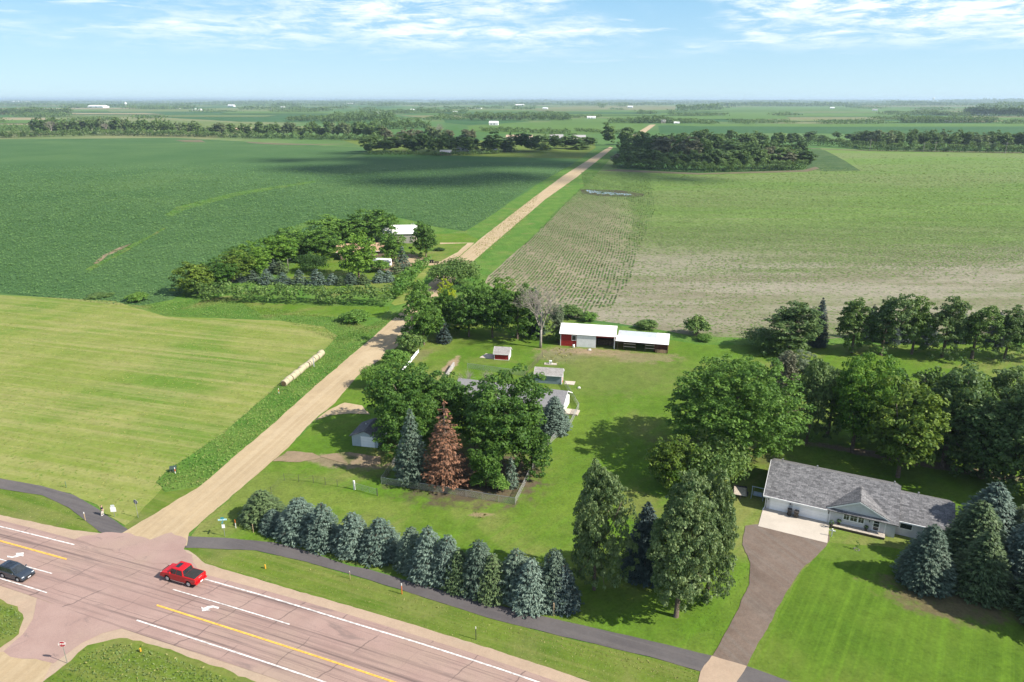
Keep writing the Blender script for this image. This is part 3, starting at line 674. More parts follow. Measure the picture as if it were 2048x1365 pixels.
M_white = plain('road_paint', (.58, .55, .53), .7, .3, 0, .35, 2)
M_yellow = plain('yellow_road_paint', (.66, .39, .075), .7, .3, 0, .22, 3)
def stripe(pix, w, m, z=.105):
    pts = smooth_line([at(*p) for p in pix], 2) if len(pix) > 2 else [at(*p) for p in pix]
    mb = MB(); pr = None
    for i, p in enumerate(pts):
        d = (pts[min(i + 1, len(pts) - 1)] - pts[max(i - 1, 0)]).normalized(); n = Vector((-d.y, d.x, 0)) * w / 2
        cur = [(p.x + n.x, p.y + n.y, z), (p.x - n.x, p.y - n.y, z)]
        if pr: mb.add(pr + cur[::-1], [(0, 1, 2, 3)])
        pr = cur
    o = mb.build('road_marking', m); o['kind'] = 'structure'; return o
stripe([(-400, 965), (-150, 1020), (0, 1054), (149, 1091)], .20, M_white)
stripe([(405, 1158.5), (560, 1202), (700, 1246), (860, 1294), (1077, 1365), (1500, 1520)], .22, M_white)
stripe([(-100, 1092), (0, 1120), (104.5, 1148.7)], .17, M_white)
stripe([(346, 1180.4), (460, 1214), (579.5, 1250.5)], .17, M_white)
stripe([(-100, 1129), (0, 1158), (94, 1187)], .18, M_white)
stripe([(273.5, 1242), (450, 1299), (642.7, 1363.3), (800, 1420)], .20, M_white)
for d in (-.9, .9):
    stripe([(-400, 972 + d), (-150, 1042 + d), (0, 1083 + d), (133.6, 1120 + d)], .13, M_yellow)
    stripe([(314, 1212 + d), (500, 1271 + d), (700, 1336 + d), (900, 1404 + d)], .13, M_yellow)
def arrow(pix):
    sheet('turn_arrow', pix, .105, M_white, 0, .4)
arrow([(14.5, 1113), (25, 1115), (33, 1111.5), (32, 1107.5), (48, 1106.5), (47, 1114.5), (41, 1113), (32, 1116.5), (24, 1117.5), (15, 1116)])
arrow([(404.5, 1224), (402.5, 1215.5), (408, 1217.8), (416, 1214), (427, 1213), (439, 1216), (437, 1219.5), (428, 1217), (421, 1218), (416, 1220.8), (422.5, 1222.3)])

# ---- crop plants and rough grass (nobody could count them)
L_corn = foliage('corn_leaf', (.046, .098, .026), (.092, .162, .052), .3)
L_tall = foliage('tall_grass_leaf', (.042, .100, .012), (.125, .175, .042), .3)
L_dry = foliage('dry_grass_leaf', (.110, .135, .025), (.200, .180, .070), .3)
def plants(name, polys, dens, size, hgt, leaf, up=.5, lim=None, jit=.8, asp=.5):
    Cs, Ss = [], []
    for poly in polys:
        P = np.array([(p[0], p[1]) for p in poly]); A = np.prod(P.max(0) - P.min(0))
        X, Y = scatter(poly, int(A * dens))
        if lim is not None:
            k = (rng.random(len(X)) < np.clip(lim / Y, 0, 1) ** 1.1) & (np.abs(X) < Y * .82 + 12) & (rng.random(len(X)) < (720 - Y) / 350); X, Y = X[k], Y[k]
        s = size * rng.uniform(.6, 1.4, len(X)) * (np.clip(Y / (lim or 1e9), 1, 3) ** .8)
        Cs.append(np.stack([X, Y, hgt * rng.uniform(.25, 1, len(X)) * (.6 + .4 * s / size)], 1)); Ss.append(s)
    C = np.concatenate(Cs); S = np.concatenate(Ss); n = len(C)
    nz = np.array([mnoise.noise(Vector((c[0] * .11, c[1] * .11, 3))) for c in C])
    me = leafmesh(name, C, rdir(n) * jit + np.array([0, 0, up]), S, .5 + rng.normal(0, .2, n) + nz * .6, asp, leaf)
    o = bpy.data.objects.new(name, me); COL.objects.link(o); o['kind'] = 'stuff'; return o
plants('corn_plants', [CORN], 2.0, .30, .75, L_corn, 1.2, 190, .45)
pix = lambda P: [at(*p) for p in P]
plants('tall_grass', [pix(DITCH_PIX), pix([(280, 612), (420, 600), (700, 640), (745, 660), (690, 690), (560, 640), (330, 632)])], 7.5, .16, .5, L_tall, .85)
plants('roadside_weeds', [pix([(100, 1366), (145, 1330), (185, 1302), (240, 1290), (300, 1302), (410, 1342), (470, 1368)]), pix([(-30, 1200), (34, 1218), (46, 1240), (36, 1268), (-30, 1296)])], 16, .13, .26, foliage('weed_leaf', (.046, .092, .016), (.125, .160, .056), .3), .85)
plants('seed_heads', [pix([(120, 1345), (175, 1300), (240, 1286), (305, 1298), (424, 1338), (490, 1368), (200, 1366)]), pix(DITCH_PIX)], 1.6, .13, .5, L_dry, .7)
plants('dry_weeds', [pix([(520, 1106), (640, 1142), (812, 1190), (976, 1242), (1112, 1276), (1300, 1319), (1400, 1346), (1380, 1372), (1150, 1310), (900, 1230), (640, 1150)]),
                     pix([(150, 1345), (260, 1290), (400, 1335), (300, 1366)])], 5, .12, .09, L_dry, 1.0)
L_lawn = foliage('lawn_blade', (.026, .064, .005), (.072, .112, .016), .3); L_mown = foliage('mown_blade', (.080, .120, .016), (.190, .190, .055), .3)
P2 = pix([(400, 1062), (470, 1010), (565, 952), (720, 990), (765, 1004), (1030, 1022), (1090, 922), (1165, 830), (1185, 790), (1330, 740), (1340, 850), (1255, 900), (1300, 1010), (1265, 1120), (1120, 1095), (900, 1062), (700, 1010), (545, 1000), (500, 1070)])
P1 = pix([(1510, 1330), (1552, 1255), (1612, 1145), (1652, 1104), (1780, 1100), (2048, 1132), (2300, 1200), (2300, 1480), (1800, 1455), (1590, 1362)])
P3 = pix([(388, 1107), (513, 1109), (615, 1133), (812, 1193), (1112, 1280), (1300, 1324), (1425, 1358), (1300, 1400), (1181, 1364), (993, 1301), (700, 1212), (581, 1178), (412, 1127)])
plants('lawn_blades', [P2, P1, pix([(1440, 1310), (1500, 1180), (1498, 1120), (1480, 1130), (1300, 1170), (1140, 1180), (1150, 1220)]), pix([(1340, 690), (2048, 720), (2048, 740), (1600, 720), (1340, 760)])], 5.5, .14, .03, L_lawn, 1.3, None, .55)
plants('verge_blades', [P3, pix([(85, 1370), (140, 1324), (175, 1296), (240, 1280), (305, 1294), (420, 1333), (515, 1368)]), pix([(0, 984), (85, 996), (134, 1020), (160, 1040), (188, 1062), (137, 1057), (0, 1027)])], 6, .12, .06, foliage('verge_blade', (.070, .105, .014), (.150, .160, .050), .3), 1.3, None, .6)
plants('hay_stubble', [pix([(-60, 600), (230, 612), (330, 640), (560, 650), (640, 660), (664, 676), (655, 692), (590, 738), (510, 806), (420, 888), (330, 955), (240, 1040), (190, 1005), (140, 984), (0, 950), (-60, 940)])], .8, .30, .05, L_mown, 1.4, None, .45)
plants('yard_weeds', [pix([(1085, 712), (1120, 697), (1160, 700), (1150, 722), (1100, 732)]), pix([(940, 1024), (990, 1030), (960, 1040)]), pix([(940, 500), (1010, 440), (1080, 385), (1060, 430), (960, 520)])], 1.2, .25, .3, L_dry, .5)

def bean_rows():
    """rows of young soybeans parallel to the gravel road, laid as low leafy ribbons"""
    poly = pix([(1162, 345), (1300, 346), (1310, 420), (1285, 480), (1260, 560), (1230, 610), (1130, 630), (1060, 618), (972, 562), (1060, 480), (1115, 420), (1168, 372)])
    side = Vector((RD.y, -RD.x, 0)); o = at(985, 556); C, N, S, A = [], [], [], []
    for i in range(-25, 110):
        off = i * 1.15
        ls = np.arange(-70, 460, .6); w = .9 * np.sin(ls / 31. + i * .02) + .35 * np.sin(ls / 11. + i * .07)
        X = o.x + RD.x * ls + side.x * (off + w); Y = o.y + RD.y * ls + side.y * (off + w)
        k = inside(poly, X, Y) & (rng.random(len(X)) < .86 * np.clip((80 - off) / 62 + .0 * X, 0, 1)) & (rng.random(len(X)) < .55 + .5 * np.sin(X * .13 + Y * .05) ** 2); X, Y = X[k], Y[k]
        if len(X): C.append(np.stack([X, Y, np.full(len(X), .18)], 1))
    C = np.concatenate(C); n = len(C)
    me = leafmesh('soybean_rows', C, rdir(n) * .35 + np.array([0, 0, 1.]), rng.uniform(.42, .62, n), .5 + rng.normal(0, .18, n), .75, foliage('bean_leaf', (.036, .075, .014), (.075, .118, .034), .2),
                  along=np.tile(np.array([[RD.x, RD.y, 0]]), (n, 1)) + rdir(n) * .2)
    ob = bpy.data.objects.new('soybean_rows', me); COL.objects.link(ob); ob['kind'] = 'stuff'
bean_rows()

def bean_plants():
    """soybeans in cross rows: thick at the far end, thin and broken over the poor soil"""
    poly = pix([(1235, 345), (1400, 350), (1610, 346), (1660, 330), (1725, 344), (1700, 320), (1640, 302), (1760, 304), (2048, 309), (2200, 313), (2100, 664), (1640, 676), (1400, 672), (1330, 660), (1180, 640), (1200, 600), (1240, 520), (1270, 440)]); C, S = [], []
    y = 160.
    while y < 860:
        k = max(1., y / 230); st = .62 * k; X = np.arange(-5, min(640, y * .82 + 10), st); X = X + rng.uniform(-.4, .4, len(X)) * st
        Y = y + X * math.tan(R(-2)) + .5 * np.sin(X / 17. + y * .3) + rng.normal(0, .10 * k, len(X)); m = inside(poly, X, Y); X, Y = X[m], Y[m]
        if len(X):
            z = np.array([mnoise.noise(Vector((a * .010, b * .030, 1.7))) + .6 * mnoise.noise(Vector((a * .035, b * .11, 9.2))) for a, b in zip(X, Y)])
            cov = np.clip(.78 + .60 * z - .72 * np.clip(1 - np.abs(Y - 222) / 75, 0, 1) + .1 * np.clip((Y - 300) / 100, 0, 1), .06, .97) * np.clip((880 - Y) / 420, 0, 1)
            m = rng.random(len(X)) < cov; C.append(np.stack([X[m], Y[m], np.full(m.sum(), .10)], 1)); S.append(rng.uniform(.30, .52, m.sum()) * k)
        y += 1.15 * max(1., y / 260)
    C = np.concatenate(C); S = np.concatenate(S); n = len(C)
    me = leafmesh('soybean_plants', C, rdir(n) * .22 + np.array([0, 0, 1.]), S, .5 + rng.normal(0, .25, n), .55, foliage('soy_leaf', (.062, .116, .016), (.108, .165, .036), .25), along=np.tile(np.array([[1., -.035, 0]]), (n, 1)) + rdir(n) * .25)
    ob = bpy.data.objects.new('soybean_plants', me); COL.objects.link(ob); ob['kind'] = 'stuff'
bean_plants()

# ================================================================== BUILDINGS
def shingles(name, a, b, cell=.28):
    if name in MATS: return MATS[name]
    t = NT(name); o = t.obj(); br = t.n('ShaderNodeTexBrick'); t.l(t.map(o, (1, 1.0, 1)), br.inputs['Vector'])
    br.inputs['Color1'].default_value = (*a, 1); br.inputs['Color2'].default_value = (*b, 1); br.inputs['Mortar'].default_value = (a[0] * .6, a[1] * .6, a[2] * .6, 1)
    br.inputs['Scale'].default_value = 1; br.inputs['Mortar Size'].default_value = .012; br.inputs['Brick Width'].default_value = cell * 1.3; br.inputs['Row Height'].default_value = cell * .55
    br.offset_frequency = 2
    c = t.mix(t.ramp(t.noise(o, 1.6, 5, .7), .35, .65, 0, .35), br.outputs['Color'], (b[0] * 1.15, b[1] * 1.15, b[2] * 1.15))
    c = t.mix(t.ramp(t.noise(o, 4.5, 3, .7), .45, .62, 0, .5), c, (a[0] * .7, a[1] * .7, a[2] * .7))
    MATS[name] = t.done(t.bsdf(c, .92, .15, 0, t.bump(br.outputs['Fac'], .3, .02))); return MATS[name]
def siding(name, col, period=.13, vertical=False, var=.08):
    if name in MATS: return MATS[name]
    t = NT(name); o = t.obj(); sp = t.n('ShaderNodeSeparateXYZ'); t.l(o, sp.inputs[0])
    ax = t.math('ADD', sp.outputs[0], sp.outputs[1]) if vertical else sp.outputs[2]
    fr = t.math('FRACT', t.math('DIVIDE', ax, period)); g = t.ramp(fr, .0, .16, .62, 1)
    c = t.mix(t.ramp(t.noise(o, 1.2, 5, .65), .3, .7), tuple(x * (1 - var) for x in col), tuple(x * (1 + var) for x in col))
    c = t.mix(t.math('SUBTRACT', 1, g), c, tuple(x * .55 for x in col))
    MATS[name] = t.done(t.bsdf(c, .7, .3, 0, t.bump(fr, .35, .015))); return MATS[name]
def metal_roof(name, col, period=.3, rust=.0):
    t = NT(name); o = t.obj(); sp = t.n('ShaderNodeSeparateXYZ'); t.l(o, sp.inputs[0])
    w = t.math('ABSOLUTE', t.math('SINE', t.math('MULTIPLY', sp.outputs[0], math.pi / period)))
    c = t.mix(t.ramp(w, .0, .25, .30, 0), col, tuple(x * .6 for x in col))
    c = t.mix(t.ramp(t.noise(t.map(o, (1, .4, 1)), .9, 6, .7), .48, .70, 0, .55), c, (col[0] * .72, col[1] * .68, col[2] * .62))
    if rust: c = t.mix(t.ramp(t.noise(o, 2.2, 5, .7), .62, .72, 0, rust), c, (.22, .16, .12))
    return t.done(t.bsdf(c, .55, .4, 0, t.bump(w, .3, .03)))
M_trim = plain('white_trim', (.78, .78, .78), .5, .4, 0, .05)
M_glass = plain('window_glass', (.020, .026, .032), .08, .7, 0, .3, 2)
M_dark = plain('dark_interior', (.030, .022, .018), .9, .2, 0, .3, 1)
M_door = siding('white_door', (.88, .88, .89), .54, False, .04)
M_shing = shingles('grey_shingle', (.082, .082, .087), (.225, .222, .228), .50)
M_wood = plain('weathered_wood', (.42, .37, .31), .85, .2, 0, .25, 3)
M_wooddark = plain('dark_wood', (.10, .07, .05), .85, .2, 0, .3, 3)
M_steel = plain('galvanised_steel', (.42, .43, .44), .45, .5, .7, .12, 4)
M_black = plain('black_plastic', (.022, .022, .024), .5, .4, 0, .2, 4)

def window(root, x0, x1, z0, z1, y, name='window', muntins=0):
    """framed window on a front wall (facing -y)"""
    f = MB(); w = .12
    f.box(x0 - w, x1 + w, y - .04, y + .02, z0 - w, z0).box(x0 - w, x1 + w, y - .04, y + .02, z1, z1 + w).box(x0 - w, x0, y - .04, y + .02, z0, z1).box(x1, x1 + w, y - .04, y + .02, z0, z1)
    for k in range(muntins): xm = x0 + (x1 - x0) * (k + 1) / (muntins + 1); f.box(xm - .02, xm + .02, y - .03, y + .02, z0, z1)
    if muntins: zm = (z0 + z1) / 2; f.box(x0, x1, y - .028, y + .02, zm - .02, zm + .02)
    o = f.build(name, M_trim, root); MB().box(x0, x1, y - .015, y + .02, z0, z1).build('pane', M_glass, o); return o

def ranch_house():
    P = at(1531, 1017); d = at(1652.6, 1042.3) - at(1586.7, 1027); rz = math.atan2(d.y, d.x)
    r = thing('ranch_house', P, rz, 'long grey ranch house with white garage doors and grey shingle roof above the wide driveway', 'house')
    wall = siding('grey_siding', (.60, .585, .60), .15); he, hr, sl = 2.70, 5.45, 2.75 / 6.2
    w = MB(); w.prism_yz([(0, 0), (0, he), (6.2, hr - .12), (12.4, he), (12.4, 0)], .02, 18); w.prism_yz([(1.25, 0), (1.25, 2.65), (5.6, 4.55), (10, 2.65), (10, 0)], 18, 24.9)
    w.prism([(9.1, 0), (9.1, 2.7), (12.85, 4.62), (16.7, 2.7), (16.7, 0)], -.02, 2.5)
    w.build('wall', wall, r)
    rf = MB(); o_ = .55
    def ev(y, oy=0): return he + (y - oy) * sl
    rf.slab([(-.5, -o_, ev(-o_) + .02), (18.25, -o_, ev(-o_) + .02), (18.25, 6.2, ev(6.2) + .02), (-.5, 6.2, ev(6.2) + .02)], .16)
    rf.slab([(18.25, 12.95, ev(-o_) + .02), (-.5, 12.95, ev(-o_) + .02), (-.5, 6.2, ev(6.2) + .02), (18.25, 6.2, ev(6.2) + .02)], .16)
    sw = 2.3 / 4.6; b = 1.25 - o_
    rf.slab([(18.3, b, 2.60), (25.4, b, 2.60), (25.4, 5.6, 4.80), (18.3, 5.6, 4.80)], .15); rf.slab([(25.4, 10.5, 2.6), (18.3, 10.5, 2.6), (18.3, 5.6, 4.80), (25.4, 5.6, 4.80)], .15)
    o = rf.build('roof', M_shing, r)
    g = MB(); zc, zl, xl, xr, xm = 4.74, 2.66, 8.62, 17.15, 12.85
    yb = (zc - he) / sl + .12; yl = (zl - he) / sl + .1
    g.slab([(xl, -.20, zl), (xm, -.20, zc), (xm, yb, zc), (xl, yl + .02, zl)][::-1], .14); g.slab([(xr, -.20, zl), (xr, yl + .1, zl), (xm, yb, zc), (xm, -.20, zc)][::-1], .14)
    g.build('gable_roof', M_shing, r)
    f = MB()                                             # fascia, gutters, corner boards
    f.box(-.5, 8.7, -o_ - .12, -o_ - .01, ev(-o_) - .16, ev(-o_) + .05); f.box(17.0, 25.4, b - .12, b - .01, 2.42, 2.62)
    for (xa, za, xb, zb) in ((xl, zl, xm, zc), (xr, zl, xm, zc)):
        f.hexa([(xa, -.25, za - .17), (xb, -.25, zb - .17), (xb, -.205, zb - .17), (xa, -.205, za - .17)], [(xa, -.25, za + .03), (xb, -.25, zb + .03), (xb, -.205, zb + .03), (xa, -.205, za + .03)])
    for x in (9.1, 16.6): f.box(x - .03, x + .13, -.05, -.022, 0, 2.72)
    f.hexa([(-.56, -o_, ev(-o_) - .15), (-.505, -o_, ev(-o_) - .15), (-.505, 6.2, hr - .15), (-.56, 6.2, hr - .15)], [(-.56, -o_, ev(-o_) + .04), (-.505, -o_, ev(-o_) + .04), (-.505, 6.2, hr + .04), (-.56, 6.2, hr + .04)])
    f.build('fascia', M_trim, r)
    MB().tube([(-.12, -.6, 2.45), (-.12, -.12, 2.2), (-.12, -.12, .35), (-.35, -.75, .08)], .055, 6).build('downspout', M_trim, r)
    for (a, c) in ((.62, 3.15), (3.95, 8.80)):
        dd = MB().box(a, c, -.015, .03, .03, 2.15).build('garage_door', M_door, r)
        MB().box(a - .14, a, -.045, .02, 0, 2.27).box(c, c + .14, -.045, .02, 0, 2.27).box(a, c, -.045, .02, 2.15, 2.27).build('frame', M_trim, dd)
    for (a, c) in ((11.05, 11.75), (11.95, 12.85), (13.05, 13.75)): window(r, a, c, 1.28, 2.45, -.02, muntins=1)
    window(r, 18.6, 20.1, 1.25, 2.05, 1.25)
    dd = MB().box(14.95, 15.95, -.06, .0, .5, 2.6).build('door', M_trim, r)
    MB().box(15.10, 15.80, -.072, -.04, 1.80, 2.45).box(15.10, 15.80, -.072, -.04, 1.22, 1.72).box(15.10, 15.80, -.072, -.04, .66, 1.14).build('pane', M_glass, dd)
    MB().box(14.99, 15.04, -.10, -.06, 1.42, 1.56).build('handle', M_black, dd)
    for (x, y, z) in ((.28, -.05, 2.0), (3.5, -.05, 2.0), (9.0 - .07, -.05, 1.95), (14.5, -.07, 2.1)):
        MB().box(x - .08, x + .08, y - .1, y + .04, z - .02, z + .05).box(x - .06, x + .06, y - .16, y - .02, z - .28, z - .02).build('wall_lamp', M_black, r, bevel=.015)
    for (x, z) in ((1.2, 5.4), (6.4, 5.4), (17.3, 5.4), (20.6, 4.7)):
        MB().tube([(x, 6.3 if z > 5 else 5.7, z - .3), (x, 6.3 if z > 5 else 5.7, z + .55)], .07, 8).tube([(x, 6.3 if z > 5 else 5.7, z + .5), (x, 6.3 if z > 5 else 5.7, z + .62)], .12, 8).build('vent_pipe', M_steel, r)
    # deck in front of the gable
    dk = MB()
    for k in range(11): dk.box(9.75, 16.75, -1.28 + k * .112, -1.28 + k * .112 + .105, .40, .45)
    o = dk.build('deck', M_wood, r); MB().box(9.80, 16.7, -1.24, -1.20, .02, .39).box(16.62, 16.7, -1.20, -.06, .02, .39).box(9.80, 9.88, -1.20, -.06, .02, .39).build('skirt', M_wooddark, o)
    st = thing('concrete_pad', P, rz); bpy.data.objects.remove(st)
    c = MB().box(-.33, 9.3, -5.75, -.0, -.05, .10); ob = c.build('concrete_pad', M_conc); ob.location = P; ob.rotation_euler.z = rz; ob['kind'] = 'structure'
    MM = Matrix.Translation(P) @ Matrix.Rotation(rz, 4, 'Z')
    return MM, rz
HM, HRZ = ranch_house()

def wheelie_bin(P, rz, label, col, name='refuse_bin'):
    t = thing(name, P, rz, label, 'bin', None)
    m = plain(label[:12] + 'bin', col, .5, .4, 0, .15)
    b = MB().hexa([(-.24, -.26, .06), (.24, -.26, .06), (.24, .26, .06), (-.24, .26, .06)], [(-.31, -.36, 1.0), (.31, -.36, 1.0), (.31, .36, 1.0), (-.31, .36, 1.0)]); b.build('body', m, t, bevel=.03)
    l = MB().prism_yz([(-.42, 1.0), (-.40, 1.07), (0, 1.13), (.36, 1.08), (.38, 1.0)], -.335, .335); l.build('lid', m, t, bevel=.02)
    for s in (-1, 1): MB().tube([(s * .26, .30, .13), (s * .33, .30, .13)], .13, 12).build('wheel', M_black, t)
    MB().tube([(-.28, .38, .98), (-.28, .46, 1.02), (.28, .46, 1.02), (.28, .38, .98)], .02, 6).build('handle', M_black, t)
    return t
wheelie_bin(HM @ Vector((3.55, -.62, .10)), HRZ + .1, 'black wheeled bin standing between the two white garage doors', (.02, .02, .022))
wheelie_bin(HM @ Vector((4.55, -.72, .10)), HRZ - .1, 'dark brown wheeled bin in front of the wide white garage door', (.050, .042, .038))

L_pot = foliage('pot_plant_leaf', (.02, .05, .012), (.06, .12, .02)); L_shrub = foliage('shrub_leaf', (.03, .07, .015), (.07, .13, .025))
def planter(P, label, rad=.22, h=.38, leafr=.34, col=(.05, .04, .035), cat='flower pot'):
    t = thing('flower_pot', P, 0, label, cat)
    MB().tube([(0, 0, 0), (0, 0, h * .9), (0, 0, h)], [rad * .7, rad, rad * 1.08], 12).build('pot', plain('pot%.3f' % col[0], col, .7), t)
    C, N, S, T = clump_leaves(np.array([[0, 0, h + leafr * .6]]), np.array([leafr]), 60, .11)
    o = bpy.data.objects.new('plant', leafmesh('plant', C, N, S, T, .5, L_pot)); COL.objects.link(o); o.parent = t
planter(HM @ Vector((10.5, -.5, .45)), 'dark pot with a leafy plant on the deck left of the triple window')
planter(HM @ Vector((14.2, -.45, .45)), 'dark pot with a leafy plant on the deck beside the white front door')
planter(HM @ Vector((9.55, -1.3, .1)), 'tall planter with a leafy plant between the deck and the concrete pad', .2, .6, .42)

def cross_post():
    t = thing('yard_cross_post', HM @ Vector((9.75, -3.6, 0)), HRZ, 'white wooden post with a crosspiece at the corner of the concrete pad', 'post')  # plain white post with a crosspiece and cap, carries no lamp
    MB().box(-.06, .06, -.06, .06, 0, 1.25).build('post', M_trim, t); MB().box(-.42, .42, -.05, .05, .95, 1.07).build('crosspiece', M_trim, t)
    MB().box(-.09, .09, -.09, .09, 1.25, 1.30).build('cap', M_trim, t)
cross_post()
def yard_ornament():
    t = thing('sapling', at(1713, 1100), 0, 'small young plant in a ring of stones on the lawn in front of the deck', 'plant')
    mb = MB()
    for k in range(9):
        a = k * .7; x, y, s = .35 * math.cos(a), .35 * math.sin(a), rng.uniform(.08, .13); mb.hexa([(x - s, y - s, -.02), (x + s, y - s, -.02), (x + s, y + s, -.02), (x - s, y + s, -.02)], [(x - s * .6, y - s * .6, s), (x + s * .6, y - s * .7, s), (x + s * .6, y + s * .6, s * 1.1), (x - s * .6, y + s * .6, s)])
    mb.build('stone_ring', plain('field_stone', (.16, .15, .14), .9, .2), t)
    k = np.array([[0, 0, .5], [.1, 0, .9], [0, .1, 1.25]]); C, N, S, T = clump_leaves(k, np.array([.22, .25, .2]), 18, .10)
    o = bpy.data.objects.new('leaves', leafmesh('leaves', C, N, S, T, .5, L_shrub)); COL.objects.link(o); o.parent = t
yard_ornament()
def trailer():
    t = thing('utility_trailer', HM @ Vector((-4.3, 2.5, 0)), HRZ + .15, 'low utility trailer with a wooden deck parked left of the grey house', 'trailer')
    MB().box(-1.0, 1.0, -1.3, 1.3, .52, .60).build('deck', M_wood, t)
    MB().box(-1.06, -1.0, -1.35, 1.35, .46, .86).box(1.0, 1.06, -1.35, 1.35, .46, .86).box(-1.0, 1.0, 1.3, 1.36, .46, .86).box(-.05, .05, -2.4, -1.3, .46, .54).build('frame', M_black, t)
    for s in (-1, 1):
        MB().tube([(s * 1.08, 0, .32), (s * 1.26, 0, .32)], .32, 14).build('wheel', M_black, t)
    t = thing('swing_frame', HM @ Vector((-1.6, 2.6, 0)), HRZ, 'pale blue garden swing frame between the trailer and the garage wall', 'swing')
    m = plain('pale_blue_paint', (.30, .36, .44), .6)
    f = MB()
    for x in (-.9, .9):
        f.tube([(x, -.7, 0), (x, 0, 1.9)], .05, 6); f.tube([(x, .7, 0), (x, 0, 1.9)], .05, 6)
    f.tube([(-1.0, 0, 1.9), (1.0, 0, 1.9)], .06, 6); f.build('frame', m, t)
    MB().box(-.7, .7, -.25, .25, .45, .50).box(-.7, .7, .22, .27, .5, .95).build('seat', m, t)
    for x in (-.65, .65): MB().tube([(x, 0, 1.9), (x, 0, .5)], .015, 4).build('hanger', M_steel, t)
trailer()

def gable_building(name, fl, fr, dep, he, hr, wallm, roofm, label, cat='shed', over=.25, rth=.12, base=.0, trim=True, front_k=0):
    """building with its ridge along the front; fl, fr are the photo pixels of its front bottom corners"""
    A, B = at(*fl), at(*fr); d = B - A; Lx = d.length; rz = math.atan2(d.y, d.x); r = thing(name, A, rz, label, cat)
    MB().prism_yz([(0, -.05), (0, he), (dep / 2, hr - .02), (dep, he), (dep, -.05)], 0, Lx).build('wall', wallm, r)
    sl = (hr - he) / (dep / 2); zf = he - over * sl + .03
    rf = MB(); rf.slab([(-over, -over, zf), (Lx + over, -over, zf), (Lx + over, dep / 2, hr + .03), (-over, dep / 2, hr + .03)], rth)
    rf.slab([(Lx + over, dep + over, zf), (-over, dep + over, zf), (-over, dep / 2, hr + .03), (Lx + over, dep / 2, hr + .03)], rth); rf.build('roof', roofm, r)
    if trim:
        f = MB()
        for x in (-over - .03, Lx + over):
            f.hexa([(x, -over, zf - .14), (x + .03, -over, zf - .14), (x + .03, dep / 2, hr - .11), (x, dep / 2, hr - .11)], [(x, -over, zf + .02), (x + .03, -over, zf + .02), (x + .03, dep / 2, hr + .05), (x, dep / 2, hr + .05)])
            f.hexa([(x, dep / 2, hr - .11), (x + .03, dep / 2, hr - .11), (x + .03, dep + over, zf - .14), (x, dep + over, zf - .14)], [(x, dep / 2, hr + .05), (x + .03, dep / 2, hr + .05), (x + .03, dep + over, zf + .02), (x, dep + over, zf + .02)])
        f.box(-over, Lx + over, -over - .035, -over - .005, zf - .14, zf + .01); f.build('fascia', M_trim, r)
    return r, Lx
M_shing2 = shingles('weathered_shingle', (.26, .245, .23), (.36, .345, .33), .45)
M_bluewall = siding('slate_blue_siding', (.19, .25, .28), .16); M_whitewall = siding('white_siding', (.74, .74, .74), .16)
M_redwall = siding('red_siding', (.30, .020, .016), .30, True, .15)
# slate blue shed
r, Lx = gable_building('garden_shed', (1069.8, 766), (1123, 769.8), 3.0, 2.25, 3.35, M_bluewall, M_shing2, 'slate blue shed with weathered shingles and a white gable end, behind the middle house')
MB().box(Lx + .001, Lx + .03, .03, 2.97, .02, 2.2).prism_yz([(.03, 2.2), (1.5, 3.28), (2.97, 2.2)], Lx + .002, Lx + .028).build('gable_end', M_whitewall, r)
o = MB().box(Lx + .03, Lx + .07, .95, 1.85, .05, 1.85).build('door', plain('red_door', (.42, .02, .02), .6), r); MB().box(Lx + .07, Lx + .11, 1.7, 1.76, .9, 1.0).build('handle', M_black, o)
def pad_at(pixs, h, name='concrete_slab', m=None):
    pts = [at(*p) for p in pixs]; mb = MB(); n = len(pts); mb.add([(p.x, p.y, -.05) for p in pts] + [(p.x, p.y, h) for p in pts], [tuple(range(n)), tuple(range(n, 2 * n))] + [(i, (i + 1) % n, (i + 1) % n + n, i + n) for i in range(n)])
    o = mb.build(name, m or M_conc); o['kind'] = 'structure'; return o
pad_at([(1128, 769), (1148, 771), (1151, 764), (1131, 763)], .10)
# red shed
r, Lx = gable_building('playhouse', (988.6, 719.8), (1017.5, 721.4), 3.4, 1.75, 2.9, M_redwall, M_shing2, 'small red shed with a white gable end and grey shingles on the open grass')
MB().box(Lx + .001, Lx + .03, .03, 3.37, .02, 1.72).prism_yz([(.03, 1.72), (1.7, 2.84), (3.37, 1.72)], Lx + .002, Lx + .028).build('gable_end', M_whitewall, r)
MB().box(-.02, .10, -.03, -.002, 0, 1.7).box(Lx - .10, Lx + .02, -.03, -.002, 0, 1.7).box(.10, Lx - .10, -.03, -.002, 0, .12).build('corner_board', M_trim, r)
pad_at([(959, 716), (988, 719), (990, 710), (972, 708)], .10)
